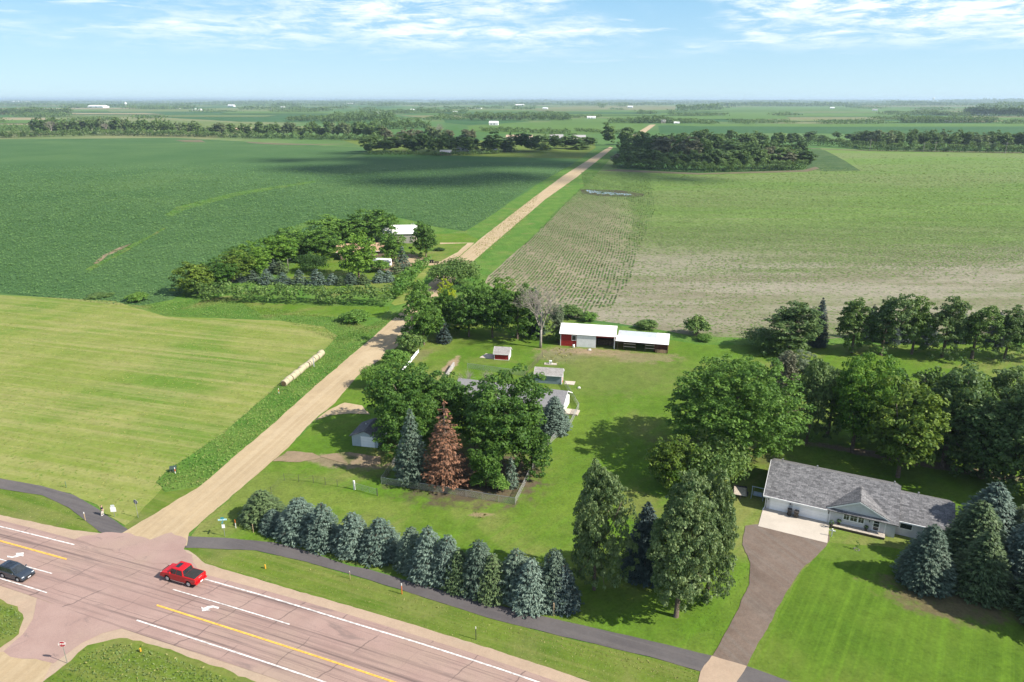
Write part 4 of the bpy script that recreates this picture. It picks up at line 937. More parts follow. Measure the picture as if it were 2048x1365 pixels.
# little garage under the maples: gable towards the camera
def small_garage():
    A, B = at(705, 891.7), at(757, 897); d = B - A; rz = math.atan2(d.y, d.x); w = d.length; r = thing('small_garage', A, rz, 'small blue-grey garage with a white overhead door under the maples', 'garage')
    he, hr, dep = 2.30, 3.40, 5.2
    MB().prism([(0, -.05), (0, he), (w / 2, hr - .03), (w, he), (w, -.05)], 0, dep).build('wall', siding('blue_grey_siding', (.40, .46, .50), .15), r)
    sl = (hr - he) / (w / 2); o = .35; zf = he - o * sl + .03; rf = MB()
    rf.slab([(-o, -.4, zf), (w / 2, -.4, hr + .03), (w / 2, dep + .3, hr + .03), (-o, dep + .3, zf)], .12); rf.slab([(w + o, dep + .3, zf), (w / 2, dep + .3, hr + .03), (w / 2, -.4, hr + .03), (w + o, -.4, zf)], .12)
    rf.build('roof', shingles('dark_shingle', (.10, .10, .11), (.15, .15, .16)), r)
    dd = MB().box(w * .36, w * .36 + 2.5, -.02, .03, .02, 2.05).build('garage_door', M_door, r); MB().box(w * .36 - .1, w * .36, -.035, .02, 0, 2.15).box(w * .36 + 2.5, w * .36 + 2.6, -.035, .02, 0, 2.15).box(w * .36, w * .36 + 2.5, -.035, .02, 2.05, 2.15).build('frame', M_trim, dd)
    MB().tube([(w * .3, 3.2, 2.6), (w * .3, 3.2, 3.3)], .06, 8).build('vent_pipe', M_trim, r)
small_garage()
# middle house
def middle_house():
    E = at(1121, 838); d = (at(1127, 737.5) - at(1072, 732.5)); d = (at(1123, 769.8) - at(1069.8, 766)).normalized(); d = (d * .9 + Vector((.1, -.14, 0))).normalized()
    L = 23.0; A = E - d * L; rz = math.atan2(d.y, d.x); dep, he, hr = 8.0, 2.55, 4.5
    r = thing('bungalow', A, rz, 'white bungalow with a plain grey roof mostly hidden behind the big maples', 'house')
    MB().prism_yz([(0, -.05), (0, he), (dep / 2, hr - .03), (dep, he), (dep, -.05)], 0, L).build('wall', siding('white_house_siding', (.72, .72, .72), .15), r)
    sl = (hr - he) / (dep / 2); o = .5; zf = he - o * sl + .03; rf = MB()
    rf.slab([(-o, -o, zf), (L + o, -o, zf), (L + o, dep / 2, hr + .03), (-o, dep / 2, hr + .03)], .14); rf.slab([(L + o, dep + o, zf), (-o, dep + o, zf), (-o, dep / 2, hr + .03), (L + o, dep / 2, hr + .03)], .14)
    m = shingles('plain_grey_shingle', (.215, .212, .220), (.255, .252, .260)); rf.build('roof', m, r)
    f = MB(); x = L + o
    f.hexa([(x, -o, zf - .16), (x + .04, -o, zf - .16), (x + .04, dep / 2, hr - .13), (x, dep / 2, hr - .13)], [(x, -o, zf + .03), (x + .04, -o, zf + .03), (x + .04, dep / 2, hr + .06), (x, dep / 2, hr + .06)])
    f.hexa([(x, dep / 2, hr - .13), (x + .04, dep / 2, hr - .13), (x + .04, dep + o, zf - .16), (x, dep + o, zf - .16)], [(x, dep / 2, hr + .06), (x + .04, dep / 2, hr + .06), (x + .04, dep + o, zf + .03), (x, dep + o, zf + .03)])
    f.build('fascia', M_trim, r)
    MB().box(L + .005, L + .05, 3.0, 3.95, .35, 2.35).build('door', plain('pale_door', (.60, .60, .58), .6), r)
    MB().box(L + .02, L + 3.0, 2.2, 4.6, .02, .34).build('porch_step', M_wood, r)
    MB().tube([(12, 4.5, hr - .3), (12, 4.5, hr + .5)], .1, 8).build('vent_pipe', M_black, r)
middle_house()
# barn and lean-to
def barn():
    A, B = at(1120.5, 691.7), at(1229, 698.8); d = B - A; L = d.length; rz = math.atan2(d.y, d.x); he, hr, dep = 3.6, 5.2, 7.0
    r = thing('red_barn', A, rz, 'red barn with a white metal roof and a sliding white metal door', 'barn')
    mr = metal_roof('white_metal_roof', (.78, .78, .77), .45, .35); k1, k2 = L * .31, L * .655
    w = MB(); w.box(0, k1, 0, .12, -.05, he); w.box(k2, L, 0, .12, 2.95, he); w.box(k1, k2, .02, .12, -.05, he); w.box(0, L, dep - .12, dep, -.05, he)
    for x in (0, L - .12): w.prism_yz([(.125, -.05), (.125, he), (dep / 2, hr - .03), (dep - .125, he), (dep - .125, -.05)], x, x + .12)
    w.build('wall', M_redwall, r)
    sl = (hr - he) / (dep / 2); o = .4; zf = he - o * sl + .03; rf = MB()
    rf.slab([(-.3, -o, zf), (L + .3, -o, zf), (L + .3, dep / 2, hr + .03), (-.3, dep / 2, hr + .03)], .08); rf.slab([(L + .3, dep + o, zf), (-.3, dep + o, zf), (-.3, dep / 2, hr + .03), (L + .3, dep / 2, hr + .03)], .08); rf.build('roof', mr, r)
    t = siding('ribbed_white_metal', (.72, .74, .74), .42, True, .06); MB().box(k1 - .1, k2, -.16, -.06, .05, 3.25).build('sliding_door', t, r)
    MB().box(k1 - .3, L, -.14, -.02, 3.27, 3.40).build('door_rail', M_trim, r)
    window(r, k1 * .70, k1 * .70 + .95, 1.75, 3.0, -.01)
    MB().box(L - .22, L + .02, -.06, -.005, -.05, 3.26).build('corner_board', M_trim, r); MB().box(-.02, .16, -.04, -.005, -.05, he).build('corner_board', M_trim, r)
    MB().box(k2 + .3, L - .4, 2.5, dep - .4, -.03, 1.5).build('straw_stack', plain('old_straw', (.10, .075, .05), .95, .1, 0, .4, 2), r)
    # open lean-to
    C0, C1 = at(1235, 699.8), at(1335, 708); d2 = C1 - C0; L2 = d2.length; rz2 = math.atan2(d2.y, d2.x)
    q = thing('lean_to', C0, rz2, 'open fronted wooden lean-to with white metal sheets on its roof, right of the red barn', 'shed')
    rf = MB(); rf.slab([(-.6, -.5, 2.55), (L2 + .15, -.5, 2.55), (L2 + .15, 2.9, 2.95), (-.6, 2.9, 2.95)], .05); o_ = rf.build('roof', mr, q)
    rb = MB(); rb.slab([(-.4, 2.9, 2.90), (L2 * .74, 2.9, 2.90), (L2 * .74, 6.4, 3.25), (-.4, 6.4, 3.25)], .05); rb.build('rear_roof', metal_roof('blue_grey_metal', (.42, .46, .50), .4), q)
    rb = MB(); rb.slab([(L2 * .745, 2.9, 2.93), (L2 + .15, 2.9, 2.93), (L2 + .15, 6.4, 3.28), (L2 * .745, 6.4, 3.28)], .05); rb.build('rear_roof', mr, q)
    w = MB(); w.box(0, L2, 6.2, 6.3, -.05, 3.1); w.box(L2 - .1, L2, .1, 6.2, -.05, 2.5); w.box(L2 * .72, L2 - .1, .9, 1.0, -.05, 2.3); w.build('wall', siding('rust_red_boards', (.14, .045, .028), .22, True, .3), q)
    for x in (0, L2 * .12, L2 * .36, L2 * .55, L2 * .78, L2 * .99): MB().box(x - .07, x + .07, -.07, .07, -.05, 2.5).build('post', M_wooddark, q)
    for (x0, x1) in ((.12, .36), (.55, .74)):
        MB().box(L2 * x0, L2 * x1, -.09, -.05, 1.0, 1.16).box(L2 * x0, L2 * x1, -.09, -.05, 1.75, 1.95).build('rail', M_wood, q)
    for k in range(3):
        MB().box(L2 * (.76 + .078 * k), L2 * (.76 + .078 * k) + .95, -.03, .02, .1, .95).build('feed_panel', plain('bare_plywood', (.42, .27, .17), .85), q)
barn()
tag(MB().hexa([(-.5, -.35, 0), (.5, -.4, 0), (.45, .4, 0), (-.45, .35, 0)], [(-.3, -.2, .4), (.3, -.2, .45), (.25, .2, .5), (-.3, .2, .38)]).build('boulder', plain('pale_stone', (.55, .53, .50), .9), None, True, .12), 'pale boulder lying in front of the sliding barn door', 'boulder').location = at(1179, 701)
tag(MB().hexa([(-.4, -.3, 0), (.4, -.3, 0), (.4, .3, 0), (-.4, .3, 0)], [(-.25, -.2, .35), (.25, -.2, .4), (.2, .2, .42), (-.25, .15, .35)]).build('boulder', plain('pale_stone', (.5, .5, .5), .9), None, True, .1), 'pale boulder alone on the grass right of the slate blue shed', 'boulder').location = at(1158, 777)
def barrel():
    t = thing('water_barrel', at(1147, 695.5), 0, 'white and black barrel against the red barn wall', 'barrel')
    MB().tube([(0, 0, 0), (0, 0, .3), (0, 0, .6), (0, 0, .9)], [.28, .32, .32, .28], 14).build('drum', M_trim, t, True); MB().tube([(0, 0, .9), (0, 0, .96)], .2, 12).build('lid', M_black, t)
    t = thing('well_house', at(1101, 729), R(-6), 'small white well pump box on a pale concrete slab behind the slate blue shed', 'well')
    MB().box(-1.5, 1.5, -.6, .6, -.03, .18).build('slab', M_conc, t); MB().box(-.3, .3, -.3, .3, .18, .95).build('box', M_trim, t, bevel=.03); MB().box(.05, .28, -.33, -.305, .3, .85).build('panel', M_steel, t)
barrel()

# far-side farmstead
def farmstead():
    r, L = gable_building('machine_shed', (768, 488), (832, 487), 13, 4.6, 7.2, siding('tan_metal', (.33, .29, .23), .4, True), metal_roof('bright_metal_roof', (.80, .80, .80), .5), 'tan machine shed with a bright white metal roof behind the farm trees', 'shed', .5)
    MB().box(L * .62, L * .92, -.08, -.005, 0, 3.8).build('sliding_door', siding('grey_door', (.30, .28, .25), .5, True), r)
    tanr = shingles('tan_shingle', (.36, .235, .150), (.44, .30, .20), .5)
    r, L = gable_building('farmhouse', (676, 517), (768, 514), 9, 2.8, 5.0, siding('brown_siding', (.17, .125, .09), .2), tanr, 'brown farmhouse with a tan shingle roof among the farm trees', 'house', .6)
    for k in range(3): window(r, L * (.12 + .25 * k), L * (.12 + .25 * k) + 1.6, 1.0, 2.3, -.01)
    w = MB(); w.prism([(1.5, 0), (1.5, 2.8), (5, 4.2), (8.5, 2.8), (8.5, 0)], -5, -.01); o = w.build('front_wing', MATS['brown_siding'], r)
    g = MB(); g.slab([(1, -5.5, 2.55), (5, -5.5, 4.3), (5, 3, 4.3), (1, 3, 2.55)], .15); g.slab([(9, 3, 2.55), (5, 3, 4.3), (5, -5.5, 4.3), (9, -5.5, 2.55)], .15); g.build('roof', tanr, o)
    # camper trailer
    P = at(764, 534); t = thing('camper_trailer', P, R(-14), 'white camper trailer parked beside the brown farmhouse', 'camper')
    prof = [(-3.6, .75), (-3.7, 2.2), (-3.2, 3.1), (3.4, 3.15), (3.6, 2.9), (3.6, .6), (-2.8, .6)]
    MB().prism(prof, -1.25, 1.25).build('body', plain('camper_white', (.80, .80, .80), .35, .5, 0, .04), t, bevel=.08)
    MB().box(1.6, 2.7, -1.28, -1.255, 1.6, 2.3).build('window', M_glass, t); MB().box(-1.6, -.7, -1.28, -1.255, 1.6, 2.3).build('window', M_glass, t); MB().box(3.605, 3.64, -.7, .5, 1.7, 2.4).build('rear_window', M_glass, t)
    MB().box(-.4, .35, -1.275, -1.255, .7, 2.5).build('door', plain('camper_door', (.65, .65, .66), .4), t)
    MB().box(-3.4, 3.55, -1.27, -1.253, 1.0, 1.25).build('stripe', plain('camper_stripe', (.25, .27, .30), .4), t)
    for s in (-1, 1):
        for x in (-.4, .5): MB().tube([(x, s * 1.05, .36), (x, s * 1.27, .36)], .36, 14).build('wheel', M_black, t)
    MB().tube([(-3.5, .5, .6), (-4.9, 0, .55)], .05, 6).tube([(-3.5, -.5, .6), (-4.9, 0, .55)], .05, 6).build('tow_bar', M_black, t)
    wheelie_bin(at(861, 526.5), .2, 'black wheeled bin standing left on the farm drive', (.02, .02, .022)).scale = (1.2, 1.2, 1.2)
    wheelie_bin(at(865.5, 526.8), -.1, 'black wheeled bin standing right of its twin on the farm drive', (.024, .024, .026)).scale = (1.2, 1.2, 1.2)
    tag(MB().box(-.9, .9, -.5, .5, .25, .4).box(-.8, -.7, -.4, .4, 0, .25).box(.7, .8, -.4, .4, 0, .25).box(-.9, .9, .45, .5, .4, .7).build('bench', M_wooddark, None), 'low dark bench lying beside the bins on the farm drive', 'bench').location = at(873, 527)
    for (bx, by, ty, lab) in ((577, 541, 518, 'pale yard light pole beside the row of farm spruces'), (824, 480, 447, 'tall pale yard light pole in front of the machine shed')):
        P = at(bx, by); h = high(bx, ty, P.y).z; t = thing('light_pole', P, 0, lab, 'pole'); MB().tube([(0, 0, -.2), (0, 0, h)], [.16, .11], 8).build('pole', BARKG, t)
        MB().tube([(0, 0, h - .3), (1.0, 0, h)], .05, 6).tube([(.8, 0, h - .05), (1.3, 0, h + .02)], [.1, .16], 8).build('lamp_head', M_steel, t)
farmstead()

# ================================================================== VEHICLES
M_tyre = plain('tyre_rubber', (.022, .022, .022), .85, .2); M_rim = plain('alloy', (.45, .46, .48), .35, .5, .8)
M_chrome = plain('chrome_trim', (.60, .60, .62), .2, .5, .9, .04); M_lamp = plain('lamp_glass', (.62, .64, .66), .12, .7); M_red = plain('tail_lamp_red', (.35, .01, .01), .2, .6)
M_plate = plain('number_plate', (.75, .76, .78), .5)
def arc(cx, r, z0, n=9):
    a0 = math.acos(0); th = math.asin(min(1, max(-1, (z0 - .40) / r))) if r else 0
    return [(cx + r * math.cos(math.pi - th - (math.pi - 2 * th) * k / n * 1.0 if False else th + (math.pi - 2 * th) * (1 - k / n)), .40 + r * math.sin(th + (math.pi - 2 * th) * (1 - k / n))) for k in range(n + 1)]
def wheel(t, x, y, r):
    s = 1 if y > 0 else -1; w = thing('wheel', (0, 0, 0)); bpy.data.objects.remove(w)
    o = MB().tube([(x, y - s * .24, r), (x, y - s * .03, r), (x, y, r)], [r, r, r * .9], 20).build('wheel', M_tyre, t, True)
    m = MB(); m.tube([(x, y - s * .02, r), (x, y + s * .012, r)], [r * .64, r * .60], 16)
    for k in range(5):
        a = k * 1.2566; m.tube([(x, y + s * .015, r), (x + math.cos(a) * r * .58, y + s * .015, r + math.sin(a) * r * .58)], .035, 4)
    m.build('rim', M_rim, o)
def frustum_side(P, Q, s, u0, u1, v0, v1, off=.012):
    """patch on the side of a cab: P, Q give (x, y, z) of its rear and front edges bottom->top"""
    out = []
    for u, v in ((u0, v0), (u1, v0), (u1, v1), (u0, v1)):
        a = Vector(P[0]).lerp(Vector(P[1]), v); b = Vector(Q[0]).lerp(Vector(Q[1]), v); p = a.lerp(b, u); out.append(Vector((p.x, s * (p.y + off), p.z)))
    return out
def pane(t, q, name, m=None, par=None):
    q = [Vector(p) for p in q]; return MB().add(q, [(0, 1, 2, 3)]).build(name, m or M_glass, par or t)

def pickup():
    f, r_ = at(340, 1163), at(382, 1175); d = f - r_; rz = math.atan2(d.y, d.x); P = (f + r_) / 2 + Vector((.1, .85, .08)); P.z = .085
    t = thing('pickup_truck', P, rz, 'red crew cab pickup with a black bed cover driving along the highway', 'pickup truck'); t.scale = (1, 1.04, 1.08)
    red = plain('red_car_paint', (.44, .004, .008), .38, .4, .0, .05, 1, .25); wb = 1.785
    prof = [(-2.95, .62), (-2.97, 1.0), (-2.93, 1.36), (-.95, 1.36), (1.15, 1.33), (1.35, 1.31), (2.55, 1.20), (2.86, 1.08), (2.93, .95), (2.92, .55)]
    low = [(2.35, .45)] + arc(wb, .50, .45)[::-1] + [(1.2, .42), (-1.2, .42)] + arc(-wb, .50, .45)[::-1] + [(-2.4, .50)]
    MB().prism(prof + low, -.98, .98).build('body', red, t, bevel=.07)
    MB().hexa([(1.3, -.75, 1.29), (2.55, -.68, 1.18), (2.55, .68, 1.18), (1.3, .75, 1.29)], [(1.35, -.68, 1.35), (2.45, -.6, 1.25), (2.45, .6, 1.25), (1.35, .68, 1.35)]).build('bonnet', red, t, bevel=.04)
    B = [(-1.05, .95, 1.30), (1.55, .95, 1.30)]; T = [(-.90, .80, 2.06), (.82, .80, 2.08)]
    MB().hexa([(B[0][0], -.95, 1.30), (B[1][0], -.95, 1.30), (B[1][0], .95, 1.30), (B[0][0], .95, 1.30)], [(T[0][0], -.80, 2.06), (T[1][0], -.80, 2.08), (T[1][0], .80, 2.08), (T[0][0], .80, 2.06)]).build('cab', red, t, bevel=.06)
    for s in (-1, 1):
        for (u0, u1) in ((.05, .46), (.50, .92)): pane(t, frustum_side((B[0], T[0]), (B[1], T[1]), s, u0, u1, .08, .90), 'side_window')
        MB().box(.9, 1.1, s * .98 - .0, s * 1.22, 1.38, 1.60).build('wing_mirror', red, t, bevel=.04)
        MB().box(-1.15, 1.15, s * .95, s * 1.05, .40, .46).build('side_step', M_chrome, t)
        MB().box(2.70, 2.90, s * .62, s * .93, .92, 1.09).build('headlight', M_lamp, t, bevel=.03)
        MB().box(-3.0, -2.90, s * .78, s * .97, .92, 1.30).build('tail_light', M_red, t)
        for x in (-.12, .95): MB().box(x, x + .18, s * .985, s * 1.0, 1.12, 1.16).build('door_handle', red, t)
        for x in (-wb, wb): wheel(t, x, s * .98, .42)
    pane(t, [(1.50, -.82, 1.39), (1.50, .82, 1.39), (.91, .70, 2.01), (.91, -.70, 2.01)], 'windscreen')
    pane(t, [(-1.045, -.80, 1.42), (-.935, -.72, 1.97), (-.935, .72, 1.97), (-1.045, .80, 1.42)], 'rear_window')
    MB().box(.0, .62, -.45, .45, 2.07, 2.092).build('sunroof', M_glass, t, bevel=.01)
    MB().box(-2.88, -1.02, -.86, .86, 1.34, 1.40).build('bed_cover', plain('bed_cover_black', (.030, .030, .030), .8, .2), t, bevel=.02)
    MB().box(-3.12, -2.94, -.95, .95, .52, .74).build('rear_bumper', red, t, bevel=.04); MB().box(2.86, 3.06, -.96, .96, .48, .74).build('front_bumper', red, t, bevel=.05)
    MB().box(2.88, 2.96, -.58, .58, .76, 1.08).build('grille', M_black, t); MB().box(-3.0, -2.965, -.28, .28, 1.16, 1.24).build('tailgate_handle', M_chrome, t); MB().box(-3.14, -3.115, -.22, .22, .56, .70).build('number_plate', M_plate, t)
pickup()
def wagon():
    f, r_ = at(37, 1165), at(8, 1157); d = f - r_; rz = math.atan2(d.y, d.x); P = (f + r_) / 2 + Vector((.25, .8, 0)); P.z = .085
    t = thing('estate_car', P, rz, 'dark slate blue estate car at the left end of the highway', 'car'); t.scale = (1, 1.02, 1.08)
    pa = plain('slate_blue_car_paint', (.030, .042, .060), .3, .5, .1, .05, 1, .5); wb = 1.36
    prof = [(-2.25, .50), (-2.33, .72), (-2.28, 1.02), (-1.9, 1.06), (1.05, .98), (1.95, .86), (2.28, .72), (2.36, .52), (2.28, .30)]
    low = [(1.92, .28)] + [(x, z - .06) for x, z in arc(wb, .42, .40)[::-1]] + [(.9, .24), (-.9, .24)] + [(x, z - .06) for x, z in arc(-wb, .42, .40)[::-1]] + [(-1.95, .32)]
    MB().prism(prof + low, -.90, .90).build('body', pa, t, bevel=.08)
    B = [(-2.20, .85, 1.00), (1.20, .85, .96)]; T = [(-1.95, .66, 1.58), (.25, .66, 1.59)]
    MB().hexa([(B[0][0], -.85, 1.0), (B[1][0], -.85, .96), (B[1][0], .85, .96), (B[0][0], .85, 1.0)], [(T[0][0], -.66, 1.58), (T[1][0], -.66, 1.59), (T[1][0], .66, 1.59), (T[0][0], .66, 1.58)]).build('cabin', pa, t, bevel=.06)
    for s in (-1, 1):
        for (u0, u1) in ((.06, .27), (.30, .55), (.58, .86)): pane(t, frustum_side((B[0], T[0]), (B[1], T[1]), s, u0, u1, .10, .88), 'side_window')
        MB().box(.62, .78, s * .9, s * 1.10, 1.0, 1.16).build('wing_mirror', pa, t, bevel=.03)
        MB().tube([(-1.6, s * .62, 1.63), (.05, s * .62, 1.64)], .022, 6).build('roof_rail', M_black, t)
        MB().box(1.98, 2.27, s * .52, s * .86, .62, .76).build('headlight', M_lamp, t, bevel=.03); MB().box(-2.34, -2.2, s * .6, s * .86, .80, 1.0).build('tail_light', M_red, t)
        for x in (-.55, .45): MB().box(x, x + .16, s * .905, s * .92, .84, .87).build('door_handle', M_chrome, t)
        for x in (-wb, wb): wheel(t, x, s * .90, .335)
    pane(t, [(1.18, -.75, 1.03), (1.18, .75, 1.03), (.36, .59, 1.545), (.36, -.59, 1.545)], 'windscreen'); pane(t, [(-2.185, -.7, 1.09), (-1.995, -.58, 1.53), (-1.995, .58, 1.53), (-2.185, .7, 1.09)], 'rear_window')
    MB().box(-1.3, -.05, -.45, .45, 1.585, 1.605).build('roof_panel', M_glass, t)
    MB().box(2.25, 2.40, -.45, .45, .52, .66).build('grille', M_black, t); MB().box(2.40, 2.42, -.20, .20, .40, .50).build('number_plate', M_plate, t)
    MB().box(2.22, 2.42, -.84, .84, .28, .42).build('front_bumper', M_black, t, bevel=.04)
wagon()

# ================================================================== PERSON
def person():
    P = at(206.6, 1031.5); P.z = .08; t = bpy.data.objects.new('person', None)
    def skinned(name, pts, edges, rad, m, parent=None, root=0):
        me = bpy.data.meshes.new(name); me.from_pydata(pts, edges, []); me.materials.append(m); o = bpy.data.objects.new(name, me); COL.objects.link(o)
        md = o.modifiers.new('skin', 'SKIN'); md.use_smooth_shade = True
        for i, v in enumerate(me.skin_vertices[0].data): q = rad[i]; v.radius = q if isinstance(q, tuple) else (q, q); v.use_root = (i == root)
        s = o.modifiers.new('sub', 'SUBSURF'); s.levels = s.render_levels = 1
        if parent: o.parent = parent
        return o
    skin = plain('skin', (.45, .27, .19), .6, .3)
    pts = [(0, 0, .95), (0, .01, 1.12), (0, .02, 1.32), (0, .01, 1.45), (0, -.01, 1.54), (0, -.03, 1.66), (0, -.03, 1.74),
           (.09, 0, .90), (.10, -.05, .50), (.10, .03, .09), (.10, -.10, .04), (-.09, 0, .90), (-.11, .10, .50), (-.12, .22, .11), (-.12, .10, .04),
           (.19, .02, 1.40), (.25, .04, 1.14), (.22, -.12, .96), (.21, -.18, .89), (-.19, .02, 1.40), (-.25, .00, 1.13), (-.23, -.14, .95), (-.22, -.20, .88)]
    e = [(0, 1), (1, 2), (2, 3), (3, 4), (4, 5), (5, 6), (0, 7), (7, 8), (8, 9), (9, 10), (0, 11), (11, 12), (12, 13), (13, 14), (3, 15), (15, 16), (16, 17), (17, 18), (3, 19), (19, 20), (20, 21), (21, 22)]
    rad = [(.15, .11), (.14, .10), (.17, .11), (.10, .08), (.055, .055), (.085, .10), (.075, .085), .085, .06, .045, .04, .085, .06, .045, .04, .06, .045, .035, .035, .06, .045, .035, .035]
    b = skinned('person', pts, e, rad, skin); b.location = P; b.rotation_euler.z = R(110)
    bpy.data.objects.remove(t); tag(b, 'person in a dark top and pale trousers walking on the asphalt path', 'person')
    for s, h in ((1, 18), (-1, 22)):                 # fingers and thumb on each hand
        w = Vector(pts[h]); mb = MB()
        for k in range(4): mb.tube([w + Vector((.02 * (k - 1.5), -.02, -.02)), w + Vector((.022 * (k - 1.5), -.035, -.06 - .006 * (k in (1, 2)))), w + Vector((.02 * (k - 1.5), -.01, -.10 - .01 * (k in (1, 2))))], [.010, .009, .007], 5)
        mb.tube([w + Vector((-s * .03, -.01, .0)), w + Vector((-s * .055, -.03, -.03)), w + Vector((-s * .05, -.045, -.06))], [.011, .01, .008], 5); mb.build('hand', skin, b, True)
    skinned('trousers', [(0, 0, .97), (.09, 0, .88), (.10, -.05, .50), (.10, .03, .12), (-.09, 0, .88), (-.11, .10, .50), (-.12, .22, .14)], [(0, 1), (1, 2), (2, 3), (0, 4), (4, 5), (5, 6)],
            [(.21, .17), .135, .11, .10, .135, .11, .10], plain('pale_trousers', (.62, .56, .48), .9, .1), b)
    skinned('top', [(0, 0, 1.0), (0, .01, 1.14), (0, .02, 1.32), (0, .01, 1.46), (.19, .02, 1.41), (.24, .04, 1.20), (-.19, .02, 1.41), (-.24, .01, 1.19)], [(0, 1), (1, 2), (2, 3), (3, 4), (4, 5), (3, 6), (6, 7)],
            [(.22, .17), (.21, .165), (.24, .17), (.12, .10), .10, .088, .10, .088], plain('navy_top', (.012, .016, .035), .9, .1), b)
    skinned('hair', [(0, .02, 1.66), (0, -.01, 1.77)], [(0, 1)], [(.095, .10), (.085, .095)], plain('dark_hair', (.02, .014, .010), .7, .3), b)
    fc = MB()
    for s in (-1, 1): fc.box(s * .035 - .012, s * .035 + .012, -.135, -.122, 1.675, 1.69)
    fc.build('eyes', M_black, b); MB().hexa([(-.015, -.13, 1.63), (.015, -.13, 1.63), (.012, -.10, 1.63), (-.012, -.10, 1.63)], [(-.006, -.145, 1.64), (.006, -.145, 1.64), (.006, -.12, 1.68), (-.006, -.12, 1.68)]).build('nose', skin, b)
    MB().box(-.025, .025, -.132, -.12, 1.595, 1.605).build('mouth', plain('lips', (.30, .10, .08), .5), b)
    for s, x in (('shoe', .10), ('shoe', -.12)):
        y = 0 if x > 0 else .19; MB().box(x - .05, x + .05, y - .17, y + .07, .0, .10).build('shoe', plain('white_shoes', (.7, .7, .7), .6), b, bevel=.03)
person()

# ================================================================== SIGNS, MARKERS, FENCES
def octagon(r): return [(r * math.cos(R(22.5 + 45 * k)), r * math.sin(R(22.5 + 45 * k))) for k in range(8)]
def stop_sign(bx, by, rz, label, front=True, h=2.75, r=.40):
    P = at(bx, by); P.z = .05; t = thing('stop_sign', P, rz, label, 'road sign')
    p = MB().tube([(0, .03, -.1), (0, .03, h + .2)], .035, 6).build('post', M_steel, t)
    zc = h; face = [(x, z + zc) for x, z in octagon(r)]
    MB().prism(face, 0.0, .012).build('back_plate', plain('grey_sign_back', (.20, .22, .25), .6, .4, .3), t)
    f = MB().prism([(x, z + zc) for x, z in octagon(r)], -.014, -.002).build('border', M_trim, t)
    MB().prism([(x, z + zc) for x, z in octagon(r * .93)], -.020, -.0145).build('face', plain('sign_red', (.34, .010, .022), .5, .4), f)
    c = bpy.data.curves.new('lettering', 'FONT'); c.body = 'STOP'; c.size = .34; c.align_x = 'CENTER'; c.align_y = 'CENTER'; c.extrude = .002; c.offset = .012
    c.materials.append(M_trim); tmp = bpy.data.objects.new('lettering', c); COL.objects.link(tmp); bpy.context.view_layer.update()
    me = bpy.data.meshes.new_from_object(tmp.evaluated_get(bpy.context.evaluated_depsgraph_get())); bpy.data.objects.remove(tmp)
    o = bpy.data.objects.new('lettering', me); COL.objects.link(o); o.parent = f; o.location = (0, -.026, zc); o.rotation_euler = (math.pi / 2, 0, 0)
stop_sign(134.5, 1328, R(8), 'red STOP sign facing the side road at the edge of the weeds')
stop_sign(277, 1036, R(160), 'grey back of a stop sign on a post left of the gravel road')
def street_sign():
    P = at(450, 1073.5); P.z = .04; t = thing('street_name_sign', P, R(8), 'tall street name sign with crossed teal and white blades beside the path', 'road sign')
    MB().tube([(0, 0, -.1), (0, 0, 3.0)], .04, 6).build('post', M_steel, t)
    MB().box(-.62, .62, -.02, .02, 2.72, 2.96).build('name_blade', plain('pale_teal', (.40, .66, .70), .5), t)
    o = MB().box(-.02, .02, -.55, .55, 2.42, 2.66).build('name_blade', plain('teal_green', (.015, .22, .26), .5), t); MB().box(-.25, .25, -.03, -.005, 2.98, 3.25).build('name_blade', plain('teal_green', (.015, .22, .26), .5), t)
    MB().box(-.22, .22, -.05, -.042, 1.45, 2.05).build('notice_board', M_trim, t)
street_sign()
def board_sign():
    P = at(229.5, 1035); P.z = .04; t = thing('notice_sign', P, R(6), 'white rectangular sign board on two short panels right of the walker', 'sign')
    MB().tube([(0, .03, -.1), (0, .03, 2.2)], .035, 6).build('post', M_steel, t); MB().box(-.40, .40, -.02, .01, .95, 1.75).build('board', M_trim, t); MB().box(-.28, .28, -.025, .005, 1.80, 2.15).build('board', plain('pale_grey_sign', (.60, .62, .62), .5), t)
board_sign()
def marker(bx, by, h, cols, label, r=.05, name='marker_post', cat='marker post'):
    P = at(bx, by); t = thing(name, P, rng.uniform(0, 1), label, cat); z = -.1; n = len(cols)
    for k, (c, fr) in enumerate(cols):
        z1 = h * fr; MB().tube([(0, 0, z), (0, 0, z1)], r, 8).build('post' if k == 0 else 'band' if k < n - 1 else 'cap', plain('marker_%.2f_%.2f_%.2f' % c, c, .6), t); z = z1
OR, WH, YE, BR, DK = (.55, .14, .03), (.62, .61, .59), (.60, .33, .03), (.34, .25, .16), (.03, .035, .03)
marker(472, 1057, 1.5, [(WH, .62), (OR, 1)], 'white post with an orange top in the shade beside the street name sign')
marker(507, 1066, 1.5, [(BR, 1)], 'short brown wooden post at the left end of the spruce row')
marker(804, 1189, 1.7, [(OR, .8), (WH, 1)], 'orange marker post between the path and the highway in the mown verge', .06)
marker(700.5, 1159, 1.3, [(BR, .9), (WH, 1)], 'thin pale stake in the verge below the fifth spruce', .04)
marker(952, 1280, 1.9, [(DK, .85), (WH, 1)], 'thin dark stake with a white top in the verge near the highway', .05)
marker(1107, 1232, 1.9, [(BR, 1)], 'wooden post in front of the last blue spruce of the row', .09)
marker(171, 1042, 1.5, [(BR, .85), (WH, 1)], 'pale leaning post on the left edge of the asphalt path', .07)
marker(133, 976, 1.2, [((.10, .16, .08), 1)], 'dull green post in the mown grass beside the asphalt path', .06)
marker(351, 948, 1.2, [(WH, .4), (OR, .8), (WH, 1)], 'orange banded marker beside the dark cabinet in the ditch', .07)
